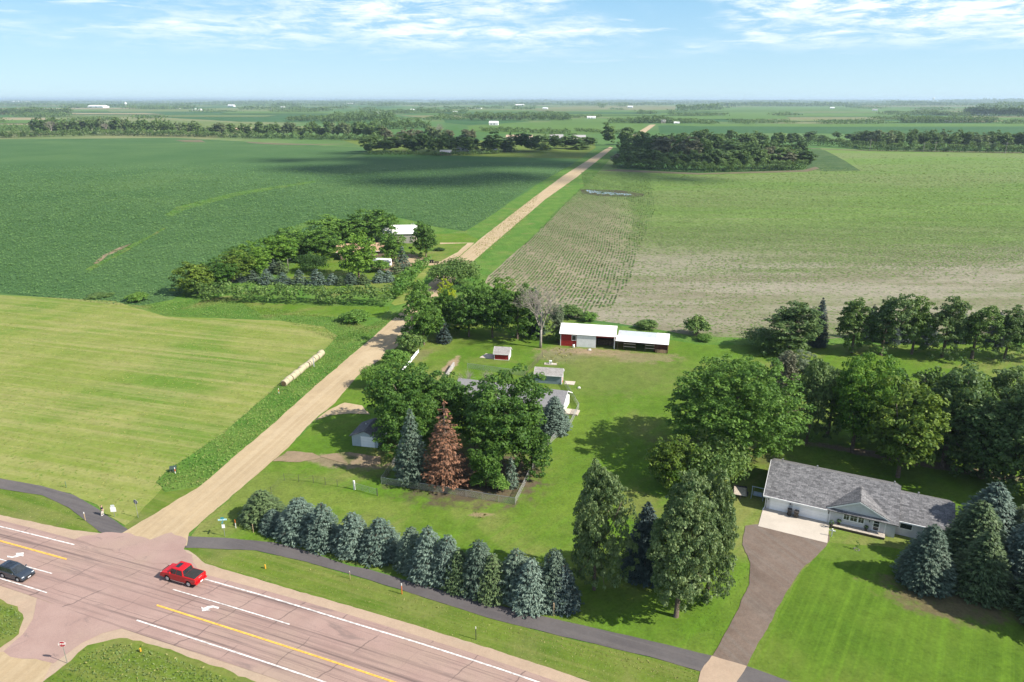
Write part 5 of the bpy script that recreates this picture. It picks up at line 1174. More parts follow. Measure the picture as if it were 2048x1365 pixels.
marker(558, 789, 1.4, [(WH, .45), (OR, .8), (WH, 1)], 'orange and white marker at the near end of the hay bales', .07)
marker(531, 1138, .65, [(YE, .7), (YE, 1)], 'yellow marker among weeds in the verge beside the pickup', .10)
marker(282, 1306, .65, [(DK, .3), (YE, .8), (YE, 1)], 'yellow marker in the weeds right of the red sign', .10)
marker(628, 735, 2.4, [(M_steel and (.35, .36, .38), 1)], 'grey metal post standing in front of the hay bales', .12)
def cabinet():
    t = thing('utility_cabinet', at(347, 944), R(20), 'low dark green cabinet with a sloping lid in the ditch', 'cabinet'); m = plain('dark_green_paint', (.035, .06, .05), .6)
    MB().box(-.5, .5, -.35, .35, -.05, .65).build('body', m, t, bevel=.02); MB().prism_yz([(-.4, .65), (-.4, .72), (.4, 1.0), (.4, .65)], -.55, .55).build('lid', m, t, bevel=.02)
cabinet()

# hay bales: a row of round bales end to end
def bales():
    A, B = at(567, 774), at(646, 711); d = (B - A); n = 12; L = d.length / n; d.normalize(); rz = math.atan2(d.y, d.x)
    t = NT('hay'); o = t.obj(); f = t.noise(t.map(o, (6, 1.2, 1.2)), 3, 5, .7); c = t.mix(t.ramp(f, .3, .7), (.29, .25, .16), (.45, .41, .30)); side = t.done(t.bsdf(c, .95, .1, 0, t.bump(f, .6, .05)))
    t = NT('hay_end'); o = t.obj(); sp = t.n('ShaderNodeSeparateXYZ'); t.l(o, sp.inputs[0]); v = t.n('ShaderNodeVectorMath', operation='LENGTH'); cb = t.n('ShaderNodeCombineXYZ'); t.l(sp.outputs[1], cb.inputs[1]); t.l(t.math('SUBTRACT', sp.outputs[2], .78), cb.inputs[2]); t.l(cb.outputs[0], v.inputs[0])
    w = t.math('SINE', t.math('MULTIPLY', v.outputs['Value'], 45)); c = t.mix(t.ramp(w, -1, 1), (.13, .085, .045), (.22, .15, .08)); end = t.done(t.bsdf(c, .95, .1))
    for k in range(n):
        r = .78 * rng.uniform(.93, 1.05); j = rng.uniform(-.16, .16); P = A + d * (L * (k + .5)); P += Vector((-d.y, d.x, 0)) * j
        lab = 'round hay bale at the near end of the row, its brown coiled end showing' if k == 0 else 'round hay bale at the far end of the row' if k == n - 1 else ORD[k] + ' round hay bale from the near end of the row beside the ditch'
        b = thing('hay_bale', P, rz, lab, 'hay bale', 'round hay bales lying end to end')
        h = L * .452; xs = [-h, -h * .84, -h * .5, 0, h * .5, h * .84, h]; rr = [r * .80, r * .985, r, r * 1.012, r, r * .985, r * .80]; m = MB()
        m.tube([(x, 0, r * .97) for x in xs], rr, 28, False); m.build('hay_roll', side, b, True)
        for s in (-1, 1):
            e = MB(); ring = [(s * h, r * .80 * math.cos(6.2832 * q / 28), r * .97 + r * .80 * math.sin(6.2832 * q / 28)) for q in range(28)]; e.add(ring, [tuple(range(28))]); e.build('coiled_end', end, b)
bales()

def mesh_wire(name, col, spacing, wire, alpha_scale=1):
    if name in MATS: return MATS[name]
    t = NT(name); uv = t.n('ShaderNodeUVMap').outputs[0]; sp = t.n('ShaderNodeSeparateXYZ'); t.l(uv, sp.inputs[0])
    a = t.math('ADD', sp.outputs[0], sp.outputs[1]); b = t.math('SUBTRACT', sp.outputs[0], sp.outputs[1])
    fa = t.math('LESS_THAN', t.math('FRACT', t.math('DIVIDE', a, spacing)), wire); fb = t.math('LESS_THAN', t.math('FRACT', t.math('DIVIDE', b, spacing)), wire)
    f = t.math('MAXIMUM', fa, fb); tr = t.n('ShaderNodeBsdfTransparent'); bs = t.bsdf(col, .5, .5, .6); mx = t.n('ShaderNodeMixShader')
    t.l(f, mx.inputs[0]); t.l(tr.outputs[0], mx.inputs[1]); t.l(bs.outputs[0], mx.inputs[2]); MATS[name] = t.done(mx); return MATS[name]
def fence(pixs, h, label, post_gap=3.0, name='chain_link_fence', rails=(1.0,), mesh=True, pm=None, pr=.045, lw=.030, wires=(), top=None, P3=None):
    pts = P3 or [at(*p) for p in pixs]; o0 = pts[0].copy(); t = thing(name, o0, 0, label, 'fence'); pm = pm or M_steel; pts = [p - o0 for p in pts]; dist = 0; posts = []
    rl = MB(); bm = bmesh.new(); uvl = bm.loops.layers.uv.new('UVMap')
    for a, b in zip(pts, pts[1:]):
        L = (b - a).length; n = max(1, round(L / post_gap))
        for k in range(n): posts.append(a.lerp(b, k / n))
        for f in rails: rl.tube([a + Vector((0, 0, h * f)), b + Vector((0, 0, h * f))], lw, 5)
        for f in wires: rl.tube([a + Vector((0, 0, h * f)), b + Vector((0, 0, h * f))], .012, 4)
        if mesh:
            q = [a + Vector((0, 0, .03)), b + Vector((0, 0, .03)), b + Vector((0, 0, h * .98)), a + Vector((0, 0, h * .98))]; F = bm.faces.new([bm.verts.new(p) for p in q])
            for l, u in zip(F.loops, ((dist, 0), (dist + L, 0), (dist + L, h), (dist, h))): l[uvl].uv = u
        dist += L
    posts.append(pts[-1])
    for p in posts: MB().tube([p + Vector((0, 0, -.1)), p + Vector((0, 0, h + .06))], pr, 6).build('post', pm, t)
    if rl.v: rl.build('rail' if rails else 'wire', pm, t)
    if mesh:
        me = bpy.data.meshes.new('wire_mesh'); bm.to_mesh(me); me.materials.append(mesh_wire('chain_link', (.58, .58, .58), .11, .24)); o = bpy.data.objects.new('wire_mesh', me); COL.objects.link(o); o.parent = t
    bm.free(); return t
fence([(792, 925), (762.8, 968), (900, 989), (1030, 1010), (1082, 905), (1112, 877), (1136, 862), (1157.5, 818), (1129, 771)], 1.25, 'grey chain link fence round the big maples and the middle house', 3.0)
fence([(543, 990), (569, 962), (627, 966), (675, 974), (709, 980)], 1.35, 'dark wire fence with thin steel posts between the lawn and the small garage', 3.0, 'wire_fence', (), False, plain('dark_steel', (.09, .085, .08), .7, .3, .4), .035, wires=(.3, .55, .8, 1))
def gate():
    A, B = at(709, 980), at(755, 993); d = B - A; t = thing('field_gate', A, math.atan2(d.y, d.x), 'grey tubular field gate hung on a white post on the lawn', 'gate'); L = d.length
    MB().box(-.12, .12, -.12, .12, -.1, 1.7).build('gate_post', M_trim, t); m = plain('dark_steel', (.09, .085, .08)); MB().tube([(L, 0, -.1), (L, 0, 1.5)], .06, 6).build('gate_post', m, t)
    b = MB()
    for z in (.3, .55, .8, 1.05, 1.3): b.tube([(.15, 0, z), (L - .1, 0, z)], .022, 5)
    for x in (.15, L * .35, L * .66, L - .1): b.tube([(x, 0, .3), (x, 0, 1.3)], .025, 5)
    b.build('gate_frame', M_steel, t)
gate()
fence([(935, 737), (1000, 746), (1050, 753)], 1.3, 'light wire mesh fence across the grass below the small red shed', 3.5, 'wire_fence', (1,), True)
fence([(1050, 752), (1066, 736), (1085, 716)], 1.5, 'tubular steel cattle panel fence leading up from the slate blue shed', 4, 'cattle_panel_fence', (.2, .45, .7, .95), False, plain('rusty_steel', (.13, .10, .075), .7), .05, .03)
fence([(805, 746), (818, 730), (837, 706)], 1.0, 'white board fence behind the two roadside bushes', 2.4, 'board_fence', (.25, .45, .65, .85), False, M_trim, .08, .11)
def old_wall():
    a, b = at(893, 757), at(908, 733); d = b - a; t = thing('old_retaining_wall', a, math.atan2(d.y, d.x), 'short grey concrete wall beside the bare dirt strip', 'wall'); L = d.length
    MB().box(0, L, -.15, .15, -.05, 1.0).build('wall', plain('old_concrete', (.34, .32, .31), .9, .2, 0, .25, 1.5), t); MB().box(-.02, L + .02, -.19, .19, 1.0, 1.08).build('coping', plain('old_concrete', (.3, .3, .3)), t)
old_wall()

# ================================================================== TREES
F_maple = foliage('maple_leaf', (.018, .056, .008), (.085, .155, .024)); F_dmaple = foliage('dark_maple_leaf', (.018, .052, .008), (.074, .138, .022))
F_bright = foliage('bright_leaf', (.030, .085, .008), (.120, .200, .026)); F_cotton = foliage('cottonwood_leaf', (.032, .066, .022), (.150, .195, .085))
F_blue = foliage('blue_spruce_needle', (.024, .044, .034), (.120, .165, .132), .10); F_gspr = foliage('green_spruce_needle', (.022, .044, .018), (.088, .125, .050), .10)
F_dspr = foliage('dark_spruce_needle', (.012, .022, .020), (.050, .075, .072), .12); F_mspr = foliage('grey_green_spruce_needle', (.022, .042, .030), (.095, .130, .092), .10)
F_dead = foliage('dead_needle', (.066, .036, .024), (.250, .125, .072), .2); F_ash = foliage('ash_leaf', (.028, .062, .018), (.108, .155, .052))
F_olive = foliage('olive_leaf', (.030, .068, .008), (.112, .158, .022)); F_yel = foliage('yellow_leaf', (.140, .190, .010), (.330, .380, .025)); F_twig = foliage('bare_twig', (.062, .064, .040), (.135, .138, .088), .1)
F_dark = foliage('dark_leaf', (.012, .036, .008), (.048, .095, .018)); F_shr = foliage('shrub_green_leaf', (.030, .070, .014), (.110, .165, .042)); F_lt = foliage('light_tree_leaf', (.034, .090, .012), (.115, .195, .035))
F_grey = foliage('grey_green_leaf', (.040, .064, .036), (.130, .160, .095))

# ---- blue spruces along the bike path
ROW = [(527, 1060, 983, 58, F_gspr, 'green spruce'), (548, 1074, 1020, 38, F_blue, 'small blue spruce'), (602, 1092, 999, 62, F_blue, 'broad blue spruce'),
       (650, 1109, 1009, 54, F_blue, 'blue spruce'), (710, 1123, 1027, 54, F_blue, 'blue spruce'), (763, 1133, 1038, 62, F_blue, 'palest blue spruce'),
       (826, 1153, 1057, 48, F_mspr, 'blue spruce'), (859, 1171, 1056, 58, F_blue, 'tall blue spruce'), (897, 1178, 1072, 50, F_blue, 'blue spruce'), (920, 1190, 1102, 50, F_gspr, 'dull green spruce'),
       (960, 1198, 1084, 58, F_mspr, 'grey green spruce'), (986, 1209, 1112, 56, F_gspr, 'green spruce'), (1033, 1212, 1101, 58, F_mspr, 'spruce'), (1062, 1231, 1119, 62, F_blue, 'blue spruce'), (1108, 1224, 1101, 56, F_mspr, 'blue spruce'), (1126, 1230, 1132, 48, F_dspr, 'dark blue spruce')]
for i, (bx, by, ty, w, lf, d) in enumerate(ROW):
    place('blue_spruce', bx, by, ty, w * 1.50, lf, '%s, %s from the left in the spruce row along the asphalt path' % (d, ORD[i]), 'spruce', 'spruce', 'spruces in a row along the asphalt path', i)
# ---- big trees in front of the ranch house
place('cottonwood', 1188, 1180, 920, 132, F_cotton, 'tall columnar cottonwood standing left of the dark spruce', 'cottonwood', 'tree')
place('cottonwood', 1352, 1234, 938, 135, F_cotton, 'tall leafy cottonwood right of the dark spruce, beside the driveway', 'cottonwood', 'tree', None, 1)
place('cottonwood', 1412, 1205, 946, 125, F_cotton, 'cottonwood whose right branches reach over the top of the driveway', 'cottonwood', 'tree', None, 0)
place('tall_spruce', 1287, 1172, 1006, 92, F_dspr, 'dark spruce squeezed between the two tall cottonwoods', 'spruce', 'spruce')
place('broadleaf', 1335, 978, 866, 105, F_olive, 'olive green tree behind the tall cottonwoods', None, 'tree')
place('willow', 1424, 1012, 878, 128, F_shr, 'round grey green willow in front of the biggest maple', 'willow', 'tree')
place('tall_spruce', 1845, 1193, 1052, 104, F_mspr, 'grey green spruce standing in front of the right end of the ranch house', 'spruce', 'spruce', None, 0)
place('tall_spruce', 1953, 1211, 1060, 112, F_gspr, 'olive green spruce in front, middle of the group right of the ranch house', 'spruce', 'spruce', None, 1)
place('tall_spruce', 1938, 1168, 1006, 130, F_gspr, 'broad olive green spruce touching the right end of the ranch house roof', 'spruce', 'spruce', None, 0)
place('tall_spruce', 1968, 1120, 966, 128, F_blue, 'tall pale blue spruce at the back of the group right of the ranch house', 'spruce', 'spruce', None, 1)
place('tall_spruce', 2040, 1192, 1035, 112, F_blue, 'pale blue spruce at the right edge of the spruce group', 'spruce', 'spruce', None, 0)
place('broadleaf', 2052, 1100, 1000, 110, F_grey, 'grey green bushy tree behind the pale blue spruces', None, 'tree')
place('tall_spruce', 2125, 1290, 1040, 170, F_gspr, 'spruce standing just past the right edge of the front lawn', 'spruce', 'spruce', None, 1)
place('tall_spruce', 2215, 1330, 1060, 180, F_gspr, 'spruce standing far past the right edge of the front lawn', 'spruce', 'spruce', None, 0)
# ---- maples and others north of the ranch house
place('big_maple', 1463, 912, 708, 262, F_maple, 'huge round maple left of the tree belt behind the ranch house', 'maple', 'tree', None, 0)
place('slender_tree', 1612, 888, 715, 75, F_ash, 'thin tree with a see-through crown right of the huge round maple', None, 'tree')
place('maple', 1703, 905, 710, 140, F_bright, 'bright green maple in the middle of the tree belt behind the ranch house', 'maple', 'tree', None, 1)
place('broadleaf', 1795, 955, 768, 150, F_olive, 'yellow green tree standing close behind the ranch house roof', None, 'tree')
place('slender_tree', 1560, 842, 700, 70, F_twig, 'half bare brownish tree behind the huge round maple', None, 'tree')
place('slender_tree', 1830, 868, 752, 80, F_twig, 'half bare grey tree in the middle of the belt behind the ranch house', None, 'tree')
BACK = [(1885, 935, 742, 105, F_ash), (1962, 956, 800, 120, F_ash), (2018, 970, 752, 110, F_ash), (1932, 905, 735, 100, F_shr), (2058, 1000, 800, 120, F_ash), (1760, 880, 738, 90, F_dark), (2000, 890, 738, 95, F_ash), (1850, 890, 740, 85, F_shr), (2085, 930, 760, 110, F_ash), (1655, 868, 738, 70, F_ash), (2130, 1010, 800, 120, F_ash)]
for i, (bx, by, ty, w, lf) in enumerate(sorted(BACK)):
    place('slender_tree', bx, by, ty, w * 1.25, lf, 'grey green tree, %s from the left among the slender trees behind the ranch house' % ORD[i], None, 'tree', 'slender trees behind the ranch house')
for i, (bx, by, ty, w) in enumerate([(1704, 706, 599, 78), (1762, 711, 583, 86), (1823, 709, 592, 80), (1883, 715, 592, 76), (1943, 718, 604, 84), (2008, 719, 612, 78), (2070, 722, 612, 80)]):
    place('slender_tree', bx, by, ty, w, F_ash if i % 2 else F_shr, '%s tree from the left in the row between the field and the far lawn' % ORD[i], None, 'tree', 'row of trees at the field edge')
for i, (bx, by, ty, w) in enumerate([(1738, 688, 610, 34), (1805, 692, 605, 34), (1912, 694, 615, 40), (1988, 700, 625, 40), (1780, 695, 640, 40), (1850, 697, 630, 42)]):
    place('tall_spruce', bx, by, ty, w, F_dspr, '%s dark conifer from the left behind the row of field edge trees' % ORD[i], 'spruce', 'spruce', 'dark conifers behind the field edge trees')
place('slender_tree', 1580, 702, 603, 118, F_ash, 'rounded pale green tree right of the lean-to, left of a dark conifer', None, 'tree')
place('tall_spruce', 1633, 702, 597, 40, F_dspr, 'narrow dark conifer beside the rounded pale green tree', 'spruce', 'spruce')
place('willow', 1545, 728, 662, 115, F_shr, 'low spreading willow in front of the rounded pale green tree', 'willow', 'bush')
place('broadleaf', 1580, 760, 700, 80, F_grey, 'small grey green tree behind the huge round maple', None, 'tree')
place('broadleaf', 1640, 775, 722, 70, F_ash, 'small dark tree between the huge round maple and the bright maple', None, 'tree')
place('bush', 1393, 684, 631, 54, F_shr, 'round dark bush standing in the field edge right of the lean-to', 'bush', 'bush')
place('bush', 1407, 690, 668, 34, F_lt, 'small bright bush beside the round dark bush at the field edge', 'bush', 'bush')
place('bush', 1296, 670, 641, 50, F_shr, 'bush rising behind the lean-to roof', 'bush', 'bush')
place('bush', 1140, 650, 612, 52, F_shr, 'bush behind the red barn, left one', 'bush', 'bush')
place('bush', 1178, 652, 624, 40, F_lt, 'bush behind the red barn roof, right one', 'bush', 'bush')
# ---- middle property
place('maple', 814, 866, 730, 190, F_maple, 'big maple left of the middle house, next to the gravel road', 'maple', 'tree', None, 2)
place('maple', 818, 905, 788, 125, F_maple, 'maple with low branches over the small blue-grey garage', 'maple', 'tree', None, 0)
place('broadleaf', 872, 862, 738, 130, F_dmaple, 'dark tree between the two big maples in front of the bungalow', None, 'tree')
place('broadleaf', 940, 880, 762, 92, F_dmaple, 'dark tree behind the dead brown spruce', None, 'tree')
place('broadleaf', 1062, 945, 852, 84, F_dmaple, 'low leafy tree at the right foot of the big dark maple', None, 'tree')
place('maple', 1003, 932, 754, 188, F_dmaple, 'big dark maple right of the dead brown spruce', 'maple', 'tree', None, 1)
place('broadleaf', 975, 975, 868, 70, F_maple, 'low branched young maple at the foot of the big dark maple', None, 'tree')
place('open_spruce', 826, 963, 820, 72, F_mspr, 'tall grey blue spruce left of the dead brown spruce', 'spruce', 'spruce')
place('dead_spruce', 893, 971, 804, 92, F_dead, 'dead spruce with rusty brown needles inside the chain link fence', 'spruce', 'spruce')
place('tall_spruce', 1108, 880, 794, 64, F_blue, 'blue spruce at the right corner of the bungalow', 'spruce', 'spruce', None, 0)
place('small_spruce', 1022, 982, 915, 34, F_mspr, 'small spruce under the big dark maple near the fence corner', 'spruce', 'spruce')
place('bush', 956, 985, 945, 40, F_lt, 'light green bush by the front chain link fence, left one', 'bush', 'bush')
place('bush', 996, 993, 950, 44, F_lt, 'light green bush by the front chain link fence, right one', 'bush', 'bush')
place('bush', 820, 718, 664, 62, F_shr, 'round bush between the gravel road and the white board fence, far one', 'bush', 'bush')
place('bush', 790, 748, 698, 58, F_lt, 'round bush between the gravel road and the white board fence, near one', 'bush', 'bush')
place('willow', 755, 790, 728, 66, F_lt, 'leafy bush at the roadside behind the big left maple', 'bush', 'bush')
# ---- grove north of the red shed
place('willow', 906, 602, 518, 108, F_shr, 'dark bushy willow at the far end of the roadside grove', 'willow', 'tree')
place('broadleaf', 897, 620, 558, 36, F_yel, 'small bright yellow tree rising in the roadside grove', None, 'tree')
place('broadleaf', 842, 640, 560, 58, F_lt, 'light green tree at the road side of the grove, behind the left tree', None, 'tree')
GR = [(848, 690, 585, 86, F_maple, 'leafy tree'), (880, 668, 580, 66, F_maple, 'tree'), (938, 674, 570, 88, F_dmaple, 'dark tree'), (985, 676, 578, 78, F_dmaple, 'dark tree'), (1035, 678, 568, 86, F_dmaple, 'dark tree'),
      (1000, 640, 556, 62, F_bright, 'brighter tree'), (965, 640, 552, 50, F_lt, 'pale green tree'), (915, 650, 590, 60, F_dark, 'very dark tree')]
for i, (bx, by, ty, w, lf, d) in enumerate(sorted(GR)): place('broadleaf', bx, by, ty, w, lf, '%s, %s from the left in the roadside grove behind the red shed' % (d, ORD[i]), None, 'tree', 'trees of the roadside grove')
place('small_spruce', 888, 694, 640, 34, F_dspr, 'dark spruce in front of the roadside grove', 'spruce', 'spruce')
place('tall_spruce', 1069, 680, 577, 42, F_dspr, 'narrow dark conifer behind the dead bare tree', 'spruce', 'spruce')
place('slender_tree', 1112, 680, 610, 44, F_grey, 'thin bushy tree between the dead bare tree and the red barn', None, 'tree')
place('bush', 1048, 682, 645, 30, F_shr, 'small bush at the foot of the grove left of the dead bare tree', 'bush', 'bush')
place('bush', 1117, 694, 660, 26, F_shr, 'bush at the left corner of the red barn', 'bush', 'bush')
def dead_tree(bx, by, ty, wpx, label, lev=5, r0=.34, spread=1.0):
    P = at(bx, by); h = high(bx, ty, P.y).z; t = thing('dead_tree', P, 0, label, 'tree'); mb = MB(); mb.tube([(0, 0, -.2), (.05, 0, h * .14), (.1, 0, h * .26)], [r0 * 1.35, r0, r0 * .9], 8); mb.build('trunk', BARKG, t, True)
    for k in range(5):
        m = MB(); a = k * 1.2566 + rng.uniform(-.3, .3); lean = rng.uniform(.12, .42) * spread
        branchy(m, Vector((.1, 0, h * .24)), Vector((math.cos(a) * lean, math.sin(a) * lean, 1)).normalized(), h * .27, r0 * .62, lev); m.build('branch', plain('dead_wood', (.27, .24, .21), .9, .2, 0, .2, 2), t, True)
dead_tree(1081, 696, 549, 90, 'tall dead bare tree with pale branches left of the red barn', 4, .30, 1.1)
place('bush', 710, 660, 622, 62, F_lt, 'round bush in the grass strip left of the gravel road', 'bush', 'bush')
place('bush', 275, 615, 586, 46, F_lt, 'round bush at the corner of the corn field and the mown field', 'bush', 'bush')
place('bush', 200, 606, 596, 50, F_shr, 'low dark bush on the edge of the mown field', 'bush', 'bush')
for i, (bx, by, ty) in enumerate([(932, 790, 752), (966, 792, 752)]): dead_tree(bx + 6 * i, by, ty - 20, 30, 'small bare grey tree behind the bungalow roof, %s one' % ('left', 'right')[i], 3, .1)

# ---- farmstead trees
FT = [(397, 587, 532, 64, F_olive, 'bushy tree'), (441, 576, 522, 58, F_maple, 'tree'), (467, 564, 508, 60, F_olive, 'yellow green tree'), (512, 553, 494, 62, F_bright, 'tree'), (560, 535, 480, 76, F_bright, 'bright green tree'),
      (598, 518, 462, 70, F_lt, 'tree'), (645, 522, 465, 70, F_maple, 'tree'), (670, 492, 440, 78, F_lt, 'tree'), (712, 492, 447, 64, F_maple, 'tree'), (744, 488, 427, 74, F_maple, 'tall tree'), (774, 478, 430, 48, F_maple, 'tree'),
      (566, 505, 468, 44, F_dark, 'dark tree'), (485, 540, 500, 50, F_maple, 'tree'), (625, 505, 470, 50, F_lt, 'tree')]
for i, (bx, by, ty, w, lf, d) in enumerate(sorted(FT)): place('broadleaf', bx, by, ty - 9, w * 1.28, lf, '%s, %s from the left in the windbreak round the farmhouse' % (d, ORD[i]), None, 'tree', 'windbreak trees round the farmhouse')
place('broadleaf', 718, 556, 466, 84, F_bright, 'bright round tree in front of the brown farmhouse', None, 'tree')
place('broadleaf', 784, 524, 464, 56, F_lt, 'bright tree in front of the machine shed', None, 'tree')
place('broadleaf', 852, 514, 442, 54, F_dmaple, 'tall dark tree right of the machine shed, on the farm lawn', None, 'tree')
place('broadleaf', 838, 478, 450, 40, F_lt, 'light tree behind the right end of the machine shed', None, 'tree')
place('willow', 628, 560, 508, 62, F_dark, 'dark round tree on the lawn left of the brown farmhouse', None, 'tree')
place('bush', 756, 556, 520, 48, F_lt, 'light green shrub in front of the white camper', 'bush', 'bush')
place('bush', 878, 508, 496, 24, F_dark, 'low dark shrub on the farm lawn by the gravel road', 'bush', 'bush')
FS = [(482, 571, 547, 26, F_blue), (506, 570, 540, 30, F_mspr), (534, 577, 538, 36, F_blue), (566, 578, 545, 38, F_blue), (600, 578, 540, 36, F_mspr), (634, 580, 538, 40, F_blue), (665, 577, 547, 32, F_blue), (681, 577, 552, 26, F_gspr), (702, 578, 546, 38, F_mspr), (727, 576, 548, 32, F_gspr), (761, 573, 541, 36, F_blue), (777, 571, 541, 30, F_blue),
      (548, 552, 518, 34, F_mspr), (562, 556, 522, 34, F_gspr)]
for i, (bx, by, ty, w, lf) in enumerate(sorted(FS)): place('small_spruce', bx, by, ty, w, lf, '%s spruce from the left in the row behind the farm hedge' % ORD[i], 'spruce', 'spruce', 'young spruces behind the farm hedge')
place('small_spruce', 806, 548, 493, 32, F_mspr, 'tall grey spruce at the right end of the camper', 'spruce', 'spruce'); place('small_spruce', 793, 555, 520, 28, F_gspr, 'short green spruce in front of the camper end', 'spruce', 'spruce')
def hedge(pixs, wid, hgt, leaf, label):
    pts = [at(*p) for p in pixs]; cc, cr = [], []
    for a, b in zip(pts, pts[1:]):
        L = (b - a).length; n = max(2, int(L / 1.1)); d = (b - a).normalized(); s = Vector((-d.y, d.x, 0))
        for k in range(n):
            for _ in range(3):
                p = a.lerp(b, (k + rng.random()) / n) + s * rng.uniform(-.5, .5) * wid; z = hgt * rng.uniform(.25, .85) * (1 + .25 * mnoise.noise(Vector((p.x * .12, p.y * .12, 5)))); cc.append((p.x, p.y, z)); cr.append(rng.uniform(.6, 1.1) * hgt * .30)
    C, N, S, T = clump_leaves(np.array(cc), np.array(cr), 26, .40, .35); k = C[:, 2] > .05; o0 = np.array(pts[0])
    o = bpy.data.objects.new('hedge', leafmesh('hedge', C[k] - o0, N[k], S[k], T[k], .6, leaf)); COL.objects.link(o); o.location = pts[0]; tag(o, label, 'hedge')
hedge([(395, 592), (420, 600), (520, 603), (650, 606), (785, 609)], 6.5, 5.6, F_shr, 'long leafy hedge along the near side of the farmstead')
hedge([(790, 600), (815, 566), (850, 532)], 4.5, 4.2, F_lt, 'bright green hedge along the road side of the farmstead')
hedge([(395, 590), (430, 578), (470, 560)], 6, 6, F_dark, 'dark hedge at the left corner of the farmstead')

# ================================================================== THE DISTANCE
D_belt = foliage('belt_leaf', (.030, .066, .018), (.096, .146, .040)); D_pale = foliage('pale_belt_leaf', (.045, .075, .030), (.125, .155, .070)); D_wood = foliage('wood_leaf', (.022, .052, .014), (.075, .120, .032)); D_brown = foliage('brownish_leaf', (.060, .066, .034), (.120, .125, .075))
def belt(line, top, n, wr, leaves, label, group, kinds=('far_tree',), depth_px=2, tops_jit=7, nm='tree'):
    """a belt of n separate trees whose feet stand along the photo line"""
    L = [at(*p) for p in line]; xs = [p[0] for p in line]; ys = [p[1] for p in line]; ts = top if hasattr(top, '__len__') else [top] * len(line)
    for i in range(n):
        x = xs[0] + (xs[-1] - xs[0]) * (i + .5 + rng.uniform(-.35, .35)) / n; dy = -depth_px * rng.random() ** .8
        y = float(np.interp(x, xs, ys)) + dy; ty = float(np.interp(x, xs, ts)) + rng.uniform(-tops_jit * .45, tops_jit) + dy * .45
        place(kinds[int(rng.integers(len(kinds)))], x, y, ty, wr * rng.uniform(.75, 1.3), leaves[int(rng.integers(len(leaves)))], label, nm, 'tree', group, None, True)
belt([(70, 272), (200, 270), (400, 273)], [236, 236, 242], 40, 19, (D_belt, D_belt, D_pale), 'tall shaggy tree in the belt along the far left edge of the corn field', 'trees along the far left edge of the corn field')
belt([(0, 277), (70, 274)], 262, 5, 18, (D_belt, D_pale), 'low tree at the far left end of the corn field belt', 'low trees at the far left end of the belt')
belt([(400, 273), (520, 276), (770, 281)], [250, 246, 246], 34, 23, (D_belt, D_pale, D_belt), 'rounded tree in the belt behind the corn field, right of the tan roofed house', 'trees in the belt behind the corn field')
belt([(735, 308), (900, 311), (1060, 305), (1185, 300)], [278, 268, 268, 276], 26, 36, (D_wood, D_wood, D_belt), 'dark tree among the shaded houses beyond the corn field', 'dark trees round the shaded houses', ('far_tree', 'far_tree', 'far_conifer'), 6, 10)
belt([(765, 290), (960, 288)], [255, 256], 9, 26, (D_pale, D_brown), 'pale straggly tree behind the shaded houses', 'pale trees behind the shaded houses')
belt([(1228, 333), (1400, 343), (1615, 338)], [300, 300, 294], 22, 40, (D_wood, D_belt, D_wood, D_belt, D_brown), 'dark tree on the near edge of the wood right of the gravel road', 'trees on the near edge of the wood', depth_px=3)
belt([(1240, 320), (1400, 326), (1600, 322)], [275, 276, 282], 20, 40, (D_wood, D_belt, D_wood, D_brown), 'tree in the middle of the wood right of the gravel road', 'trees in the middle of the wood', depth_px=9)
belt([(1245, 302), (1400, 303), (1590, 302)], [266, 263, 268], 20, 34, (D_wood, D_belt), 'tree at the back of the wood right of the gravel road', 'trees at the back of the wood', depth_px=9)
belt([(1700, 293), (1760, 300), (1900, 303), (2060, 305)], [266, 263, 261, 266], 30, 26, (D_belt, D_belt, D_pale), 'tree in the long belt beyond the right field, behind the power poles', 'trees of the long belt beyond the right field', depth_px=4)
belt([(1585, 284), (1700, 283), (1760, 290), (2060, 294)], [266, 264, 262, 266], 20, 27, (D_belt, D_wood), 'tree at the back of the long belt beyond the right field', 'trees at the back of the long belt', depth_px=6)
place('far_tree', 1215, 291, 245, 30, D_belt, 'tall oval tree standing alone left of the gravel road near the wood', 'tree', 'tree', None, 4, True)
place('far_tree', 1251, 290, 254, 34, D_wood, 'round dark tree standing alone where the gravel road meets the wood', 'tree', 'tree', None, 0, True)
place('far_tree', 735, 308, 288, 20, D_belt, 'small tree alone at the left end of the shaded houses', 'tree', 'tree', None, 2, True)
for (x, y, ty) in ((105, 271, 234), (880, 285, 240), (213, 270, 240)): dead_tree(x, y, ty, 20, 'pale dead tree %s' % {105: 'at the left end of the corn field belt', 880: 'rising above the shaded houses', 213: 'in the middle of the corn field belt'}[x], 3, .5, 1.3)

